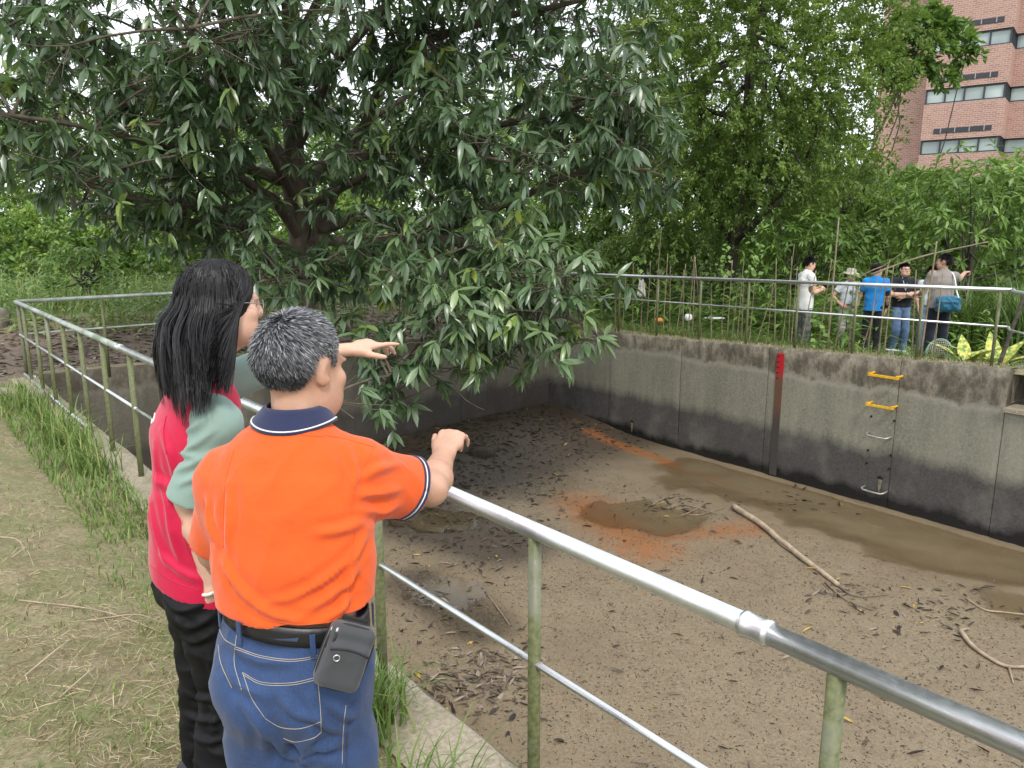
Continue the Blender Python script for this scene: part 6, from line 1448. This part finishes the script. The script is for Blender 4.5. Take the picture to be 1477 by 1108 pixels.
# ------------------------------------------------------------------ the group standing beyond the far railing
def stand(pxx, ytop, Y, yaw, hyaw=None, lean=0., hpitch=0., stance=.09, hat=0.):
    top = pY(pxx, ytop, Y); g = zg(top[0], top[1]); S = (top[2] - g - hat) / 1.70; f, r = dirs(yaw); hf, hr = dirs(yaw if hyaw is None else hyaw); hf = unit(hf + [0, 0, hpitch]); hu = np.cross(hr, hf)
    b = np.array([top[0], top[1], g]); at = lambda x, y, z: b + (r * x + f * (y + lean * max(0, z - .95)) + UP * z) * S
    J = dict(f=f, r=r, hf=hf, hr=hr, hu=hu, S=S, pelvis=at(0, 0, .94), waist=at(0, 0, 1.07), chest=at(0, 0, 1.26), neck=at(0, 0, 1.43), head=at(0, .02 + .3 * max(0, -hpitch) * .1, 1.575), gz=g)
    for sd, s in (('L', -1), ('R', 1)):
        J['sh' + sd] = at(.165 * s, 0, 1.37); J['hip' + sd] = at(.08 * s, 0, .89); J['kn' + sd] = at(stance * s * 1.05, .03, .48); J['an' + sd] = at(stance * s * 1.1, 0, .085); J['ft' + sd] = unit(f + r * .25 * s)
        J['el' + sd] = at(.23 * s, -.03, 1.10); J['wr' + sd] = at(.24 * s, .05, .86)
    J['hands'] = {'L': dict(d=-UP + f * .2, n=-r, ts=1 if False else -1, curl=(.4, .4, .5, .5)), 'R': dict(d=-UP + f * .2, n=r, ts=1, curl=(.4, .4, .5, .5))}
    J['at'] = at; return J
def dress(J, name_label, skinm, shirt_m, trous_m, shoe_m, sleeve=.55, group='people standing beyond the far railing', hem=.86, belly=1., hair_n=3500, hairL=.03, loose=1., hair=True, boots=None, shirtname='shirt', tint=(0, .7), h=.0065):
    at = J.pop('at'); S = J['S']; g = J.pop('gz'); r, f = J['r'], J['f']
    p = empty('person', (J['pelvis'][0], J['pelvis'][1], g), name_label, 'person', group)
    build_body(J, skinm, p, h, hl_short if hair else None)
    lo, hi = body_bounds(J, .2); fd = Field(lo, hi, .0095)
    for (a, b, wa, wb, da, db) in ((at(0, 0, hem - .04), at(0, .01, 1.07), .176, .160 * belly, .128, .118 * belly), (at(0, .01, 1.07), at(0, 0, 1.26), .158 * belly, .172, .118 * belly, .118), (at(0, 0, 1.26), at(0, 0, 1.37), .172, .125, .116, .092), (at(0, 0, 1.37), at(0, 0, 1.425), .125, .075, .092, .070)):
        fd.econe(a, b, wa * S * loose, wb * S * loose, da * S * loose, db * S * loose, r, .03)
    cuts = []
    for sd in 'LR':
        s, e = J['sh' + sd], J['el' + sd]; d = unit(e - s); L = np.linalg.norm(e - s)
        fd.cone(at(0, 0, 1.33), s, .06 * S, .060 * S, .05)
        if sleeve > 1.2:
            fd.cone(s, e, .060 * S, .052 * S, .03); fd.cone(e, J['wr' + sd], .052 * S, .042 * S, .02)
        else:
            en = s + d * L * sleeve; fd.cone(s, en + d * .05, .060 * S, .066 * S, .03); cuts.append((en, d))
    for en, d in cuts: cut_local(fd, en, d, en + d * .07, .09); fd.cone(en - d * .02, en + d * .06, .048 * S, .048 * S, .003, 's')
    fd.cut(at(0, 0, hem), -UP); V, Q = fd.mesh(1); V = wrinkle(V, Q, .005, 13, S * 9 + J['head'][0], (1, 1, .7)); sh = cloth_part(shirtname, (V, Q), shirt_m, p)
    fd = Field(lo, hi, .0095); fd.econe(at(0, 0, 1.0), at(0, 0, .90), .138 * S, .148 * S, .098 * S, .108 * S, r, .03)
    for sd in 'LR': fd.cone(J['hip' + sd], J['kn' + sd], .084 * S, .072 * S, .03); fd.cone(J['kn' + sd], J['an' + sd] - UP * .01, .074 * S, .066 * S, .02)
    fd.cut((0, 0, g + (.03 if boots is None else .20)), -UP); fd.cut(at(0, 0, 1.02), UP); V, Q = fd.mesh(1); V = wrinkle(V, Q, .005, 13, 3 + J['head'][0], (1, 1, 1.4)); cloth_part('trousers', (V, Q), trous_m, p)
    J['gz'] = g; shoes(J, shoe_m, p, .008)
    if boots is not None:
        for sd in 'LR': MB().tube([J['an' + sd] - UP * .03, J['an' + sd] + UP * .16], [.062, .070], 12).build('boot_shaft', boots, p)
    if hair: hair_short(J, M['hairB'], p, hair_n, hairL, tint=tint, wd=.0028, seed=int(J['head'][0] * 100) % 97, lift=.7, mess=.35)
    J['at'] = at; return p
M['white'] = fabric('white_cotton', (.74, .74, .73)); M['camo'] = plain('grey_camouflage', (.13, .135, .125), .85, var=.75, scale=16); M['paleblue'] = fabric('pale_blue_polo', (.50, .54, .60)); M['greytrou'] = fabric('grey_trousers', (.38, .36, .34))
M['azure'] = fabric('azure_tee', (.012, .20, .56)); M['blackcloth'] = fabric('black_cotton', (.012, .012, .015)); M['darkpolo'] = fabric('black_polo', (.014, .015, .024)); M['taupe'] = fabric('taupe_tee', (.255, .225, .21)); M['charcoal'] = fabric('charcoal_trousers', (.012, .014, .024))
M['whiteshoe'] = plain('white_shoe', (.7, .7, .7), .6); M['rubber'] = plain('black_rubber', (.014, .014, .015), .5); M['blueshoe'] = plain('pale_sneaker', (.50, .54, .62), .7); M['bagblue'] = fabric('teal_nylon_bag', (.012, .105, .185), .6, .15, 300, .4)

# white T-shirt, reading something held at the chest
J = stand(1165, 371, 13.6, 82, 88, .03, -.35); at = J['at']
for sd, s in (('L', -1), ('R', 1)): J['el' + sd] = at(.19 * s, .06, 1.09); J['wr' + sd] = at(.08 * s, .27, 1.14); J['hands'][sd] = dict(d=unit(J['f'] * .7 - J['r'] * .6 * s + UP * .25), n=unit(J['r'] * s + UP * .3 - J['f'] * .1), ts=1 if s > 0 else -1, curl=(.5, .5, .5, .5))
dress(J, 'black-haired man in loose white T-shirt and camouflage trousers looking down', M['skinB'], M['white'], M['camo'], M['rubber'], hem=.78, loose=1.08, shirtname='tee_shirt')
q = at(0, .37, 1.19); ph = MB().box(q, (.16, .012, .09), np.array([J['r'], unit(J['f'] * .8 + UP * .6), unit(UP * .8 - J['f'] * .6)])).build('phone', M['rubber'], None, False); tag(ph, 'dark phone held by the man in white', 'phone')

# sun hat and pale polo, hand on hip
J = stand(1226, 386, 13.7, 168, 160, .04, -.1, hat=.02); at = J['at']
J['elR'] = at(.32, -.05, 1.13); J['wrR'] = at(.19, .08, .98); J['hands']['R'] = dict(d=unit(-J['r'] * .8 + J['f'] * .4 - UP * .3), n=unit(J['f'] * .5 + J['r'] * .5 + UP * .4), ts=1, curl=(.3, .3, .3, .3))
J['elL'] = at(-.25, -.02, 1.10); J['wrL'] = at(-.17, .14, .97); J['hands']['L'] = dict(d=unit(J['r'] * .6 + J['f'] * .6 - UP * .4), n=unit(J['f'] - J['r'] * .4), ts=-1, curl=(.6, .6, .6, .6))
p2_ = dress(J, 'man in camouflage sun hat and pale blue polo with hand on hip', M['skinC'], M['paleblue'], M['greytrou'], M['rubber'], hem=.985, boots=M['rubber'], shirtname='polo_shirt', hair_n=2500)
S = J['S']; V, Q = ring_surface(at(0, 0, 1.00), at(0, 0, .965), (.152 * S, .112 * S), (.155 * S, .115 * S), J['f'], J['r'], 32, 3); o = link('belt', mesh_np('belt', V, Q, M['leather']), p2_); md = o.modifiers.new('thick', 'SOLIDIFY'); md.thickness = .012; md.offset = 1
hh = J['head'] + J['hu'] * .055 * S; prof = [(.158, -.036), (.150, -.022), (.118, .000), (.098, .008), (.094, .040), (.082, .068), (.05, .080), (.001, .082)]; Vh = []
for rr, zz in prof:
    for k in range(28): a = 2 * math.pi * k / 28; Vh.append(hh + (J['hr'] * rr * .95 * math.cos(a) + J['hf'] * rr * 1.12 * math.sin(a) + J['hu'] * (zz + .01 * math.cos(2 * a) * (rr > .13))) * S)
Qh = [(j * 28 + i, j * 28 + (i + 1) % 28, (j + 1) * 28 + (i + 1) % 28, (j + 1) * 28 + i) for j in range(len(prof) - 1) for i in range(28)]
o = link('sun_hat', mesh_np('sun_hat', np.array(Vh), Qh, plain('hat_camouflage', (.36, .35, .28), .85, var=.6, scale=22)), p2_); md = o.modifiers.new('thick', 'SOLIDIFY'); md.thickness = .006

# azure T-shirt seen from behind, cap with sunglasses pushed up
J = stand(1266, 379, 13.2, 20, 62, .03, -.05, hat=.01); at = J['at']
J['elR'] = at(.235, .01, 1.10); J['wrR'] = at(.22, .10, .87); J['elL'] = at(-.22, .06, 1.10); J['wrL'] = at(-.12, .26, 1.02)
p3_ = dress(J, 'man in azure T-shirt over black sleeves wearing a dark cap', M['skinC'], M['azure'], M['blackcloth'], M['rubber'], hem=.84, sleeve=.62, shirtname='tee_shirt')
S = J['S']
for sd in 'LR':
    e = J['sh' + sd] * .45 + J['el' + sd] * .55; MB().tube([e, J['el' + sd], J['el' + sd] * .12 + J['wr' + sd] * .88], [.047 * S, .043 * S, .034 * S], 12).build('arm_sleeve', M['blackcloth'], p3_)
fd = Field(J['head'] - .2, J['head'] + .22, .007); A = np.array([J['hr'], J['hf'], J['hu']]); fd.ell(J['head'] + (J['hu'] * .034 - J['hf'] * .012) * S, A, np.array([.088, .107, .098]) * S); fd.econe(J['head'] + (J['hf'] * .07 + J['hu'] * .052) * S, J['head'] + (J['hf'] * .155 + J['hu'] * .040) * S, .070 * S, .055 * S, .012, .010, J['hr'], .015)
c_ = J['head'] + J['hu'] * .045 * S
def under(P): return (P - c_) @ J['hu']
fd.op(J['head'] - .2, J['head'] + .2, lambda P: np.maximum((P - c_) @ J['hu'], ((P - c_) @ J['hf']) - .095 * S), .006, 's'); cloth_part('cap', fd.mesh(1), M['blackcloth'], p3_)
sg = MB()
for s in (-1, 1): sg.tube([J['head'] + (J['hr'] * (.034 * s + .026 * math.cos(a)) + J['hf'] * (.112 - .02 * abs(.034 * s + .026 * math.cos(a)) * 20 * .05) + J['hu'] * (.075 + .018 * math.sin(a))) * S for a in np.linspace(0, 6.28, 14)], .005, 5, False)
sg.build('sunglasses', M['rubber'], p3_)

# black polo, arms folded, spectacles
J = stand(1306, 379, 13.35, 188, 176, -.03, .02); at = J['at']; S = J['S']
J['elR'] = at(.24, .10, 1.12); J['wrR'] = at(-.03, .235, 1.145); J['elL'] = at(-.24, .10, 1.12); J['wrL'] = at(.03, .20, 1.10)
J['hands'] = {'R': dict(d=unit(-J['r'] + UP * .1 - J['f'] * .1), n=unit(J['f'] + UP * .3), ts=1, curl=(.25, .25, .3, .3)), 'L': dict(d=unit(J['r'] - J['f'] * .3), n=unit(J['f'] + UP * .2), ts=-1, curl=(.5, .5, .5, .5))}
J['knR'] = J['knR'] + J['f'] * .10
p4_ = dress(J, 'man with spectacles and folded arms in black polo and jeans', M['skinB'], M['darkpolo'], M['paledenim'], M['blueshoe'], hem=.90, sleeve=.72, belly=1.06, shirtname='polo_shirt')
gl = MB(); ho = lambda x, y, z: J['head'] + (J['hr'] * x + J['hf'] * y + J['hu'] * z) * S
for s in (-1, 1):
    gl.tube([ho(s * .034 + .025 * math.cos(a), .106, .002 + .017 * math.sin(a)) for a in np.linspace(0, 6.28, 16)], .0022, 5, False); gl.tube([ho(s * .060, .104, .006), ho(s * .080, -.005, .006)], .002, 5)
gl.tube([ho(-.01, .108, .004), ho(.01, .108, .004)], .002, 5); gl.build('spectacles', M['rubber'], p4_)
MB().tube([ho(.05, .03, -.13), at(.02, .14, 1.28), at(.0, .15, 1.20)], .004, 5).tube([ho(-.05, .03, -.13), at(-.02, .14, 1.28), at(.0, .15, 1.20)], .004, 5).build('lanyard', M['foam'], p4_)
q = J['wrR'] * .93 + J['elR'] * .07; ax_ = unit(J['wrR'] - J['elR']); u_ = unit(np.cross(ax_, UP)); v_ = np.cross(ax_, u_); MB().tube([q + (u_ * math.cos(a) + v_ * math.sin(a)) * .031 * S for a in np.linspace(0, 6.28, 16)], .008, 6, False).build('wristwatch', M['chrome'], p4_)

# taupe T-shirt from behind, fist raised to the side, slung bag
J = stand(1364, 366, 12.35, 8, -48, .0, 0.); at = J['at']; S = J['S']
J['elR'] = at(.36, .10, 1.33); J['wrR'] = at(.33, .30, 1.40); J['hands']['R'] = dict(d=unit(J['f'] * .4 + J['r'] * .6 + UP * .1), n=unit(UP + J['f'] * .1), ts=-1, curl=(1.2, 1.2, 1.2, 1.2), curl2=(1.2, 1.2, 1.2, 1.2))
J['elR'] = at(.30, .20, 1.30); J['wrR'] = at(.46, .38, 1.40)
J['elL'] = at(-.24, .05, 1.12); J['wrL'] = at(-.22, .26, 1.06); J['hands']['L'] = dict(d=unit(J['f'] - J['r'] * .3), n=UP, ts=1, curl=(.5, .5, .5, .5))
p5_ = dress(J, 'man in taupe T-shirt seen from behind with one fist raised aside', M['skinC'], M['taupe'], M['charcoal'], M['whiteshoe'], hem=.88, belly=1.05, shirtname='tee_shirt', tint=(0, 1))
bc2 = at(.03, -.20, .96); bag = empty('shoulder_bag', bc2 - UP * .12, 'teal shoulder bag hanging behind the hips of the taupe-shirted man', 'bag')
fd = Field(bc2 - .3, bc2 + .3, .009); A = np.array([J['r'], J['f'], UP]); fd.rbox(bc2, A, (.185, .07, .125), .06); fd.rbox(bc2 - J['f'] * .05 - UP * .02, A, (.14, .05, .085), .04, .02); V, Q = fd.mesh(1); V = wrinkle(V, Q, .012, 16, 2.); cloth_part('body', (V, Q), M['bagblue'], bag)
MB().tube(smooth_path([bc2 + J['r'] * .16 + UP * .08, at(.15, -.16, 1.15), at(.12, -.13, 1.32), at(.10, -.05, 1.42), at(.07, .05, 1.42)], 14), .012, 6).build('strap', M['foam'], bag)
MB().tube([bc2 - J['r'] * .14 - J['f'] * .105 + UP * .03, bc2 + J['r'] * .14 - J['f'] * .105 + UP * .03], .005, 5).build('zip', M['pouchtrim'], bag)

# a sixth person mostly hidden behind the man with the bag
J = stand(1346, 384, 13.5, 200); at = J['at']; J['elR'] = at(.24, .02, 1.10); J['wrR'] = at(.20, .10, .92)
dress(J, 'person in pale blue shirt and jeans mostly hidden behind the taupe-shirted man', M['skinC'], M['paleblue'], M['paledenim'], M['rubber'], hem=.95, sleeve=.9)

# landing net leaning on the far coping, and a white pipe
c_ = pY(1354, 508, 11.2); R_ = .185; ux_ = unit([.75, -.6, 0]); uz_ = unit([.25, .28, .92]); net = empty('landing_net', c_ - uz_ * R_, 'green-rimmed hoop net leaning at the foot of the railing', 'net')
MB().tube([c_ + (ux_ * math.cos(a) * .9 + uz_ * math.sin(a) * 1.1) * R_ for a in np.linspace(0, 6.2832, 32)], .011, 7, False).build('hoop', plain('green_hoop', (.18, .36, .26), .5), net)
mb = MB(); nb_ = np.cross(ux_, uz_)
for k in np.linspace(-.85, .85, 12):
    w_ = math.sqrt(1 - k * k)
    mb.tube([c_ + (ux_ * k * .9 + uz_ * t * w_ * 1.1) * R_ + nb_ * .05 * (1 - t * t) * w_ for t in np.linspace(-1, 1, 7)], .0035, 4, False); mb.tube([c_ + (uz_ * k * 1.1 + ux_ * t * w_ * .9) * R_ + nb_ * .05 * (1 - t * t) * w_ for t in np.linspace(-1, 1, 7)], .0035, 4, False)
mb.build('mesh_net', plain('net_cord', (.40, .37, .30), .9), net)
a_, b_ = pY(1276, 504, 11.3), pY(1306, 507, 11.2); tag(MB().tube([a_, b_], .012, 8).build('white_pipe', M['foam']), 'short white pipe lying on the far coping', 'pipe')
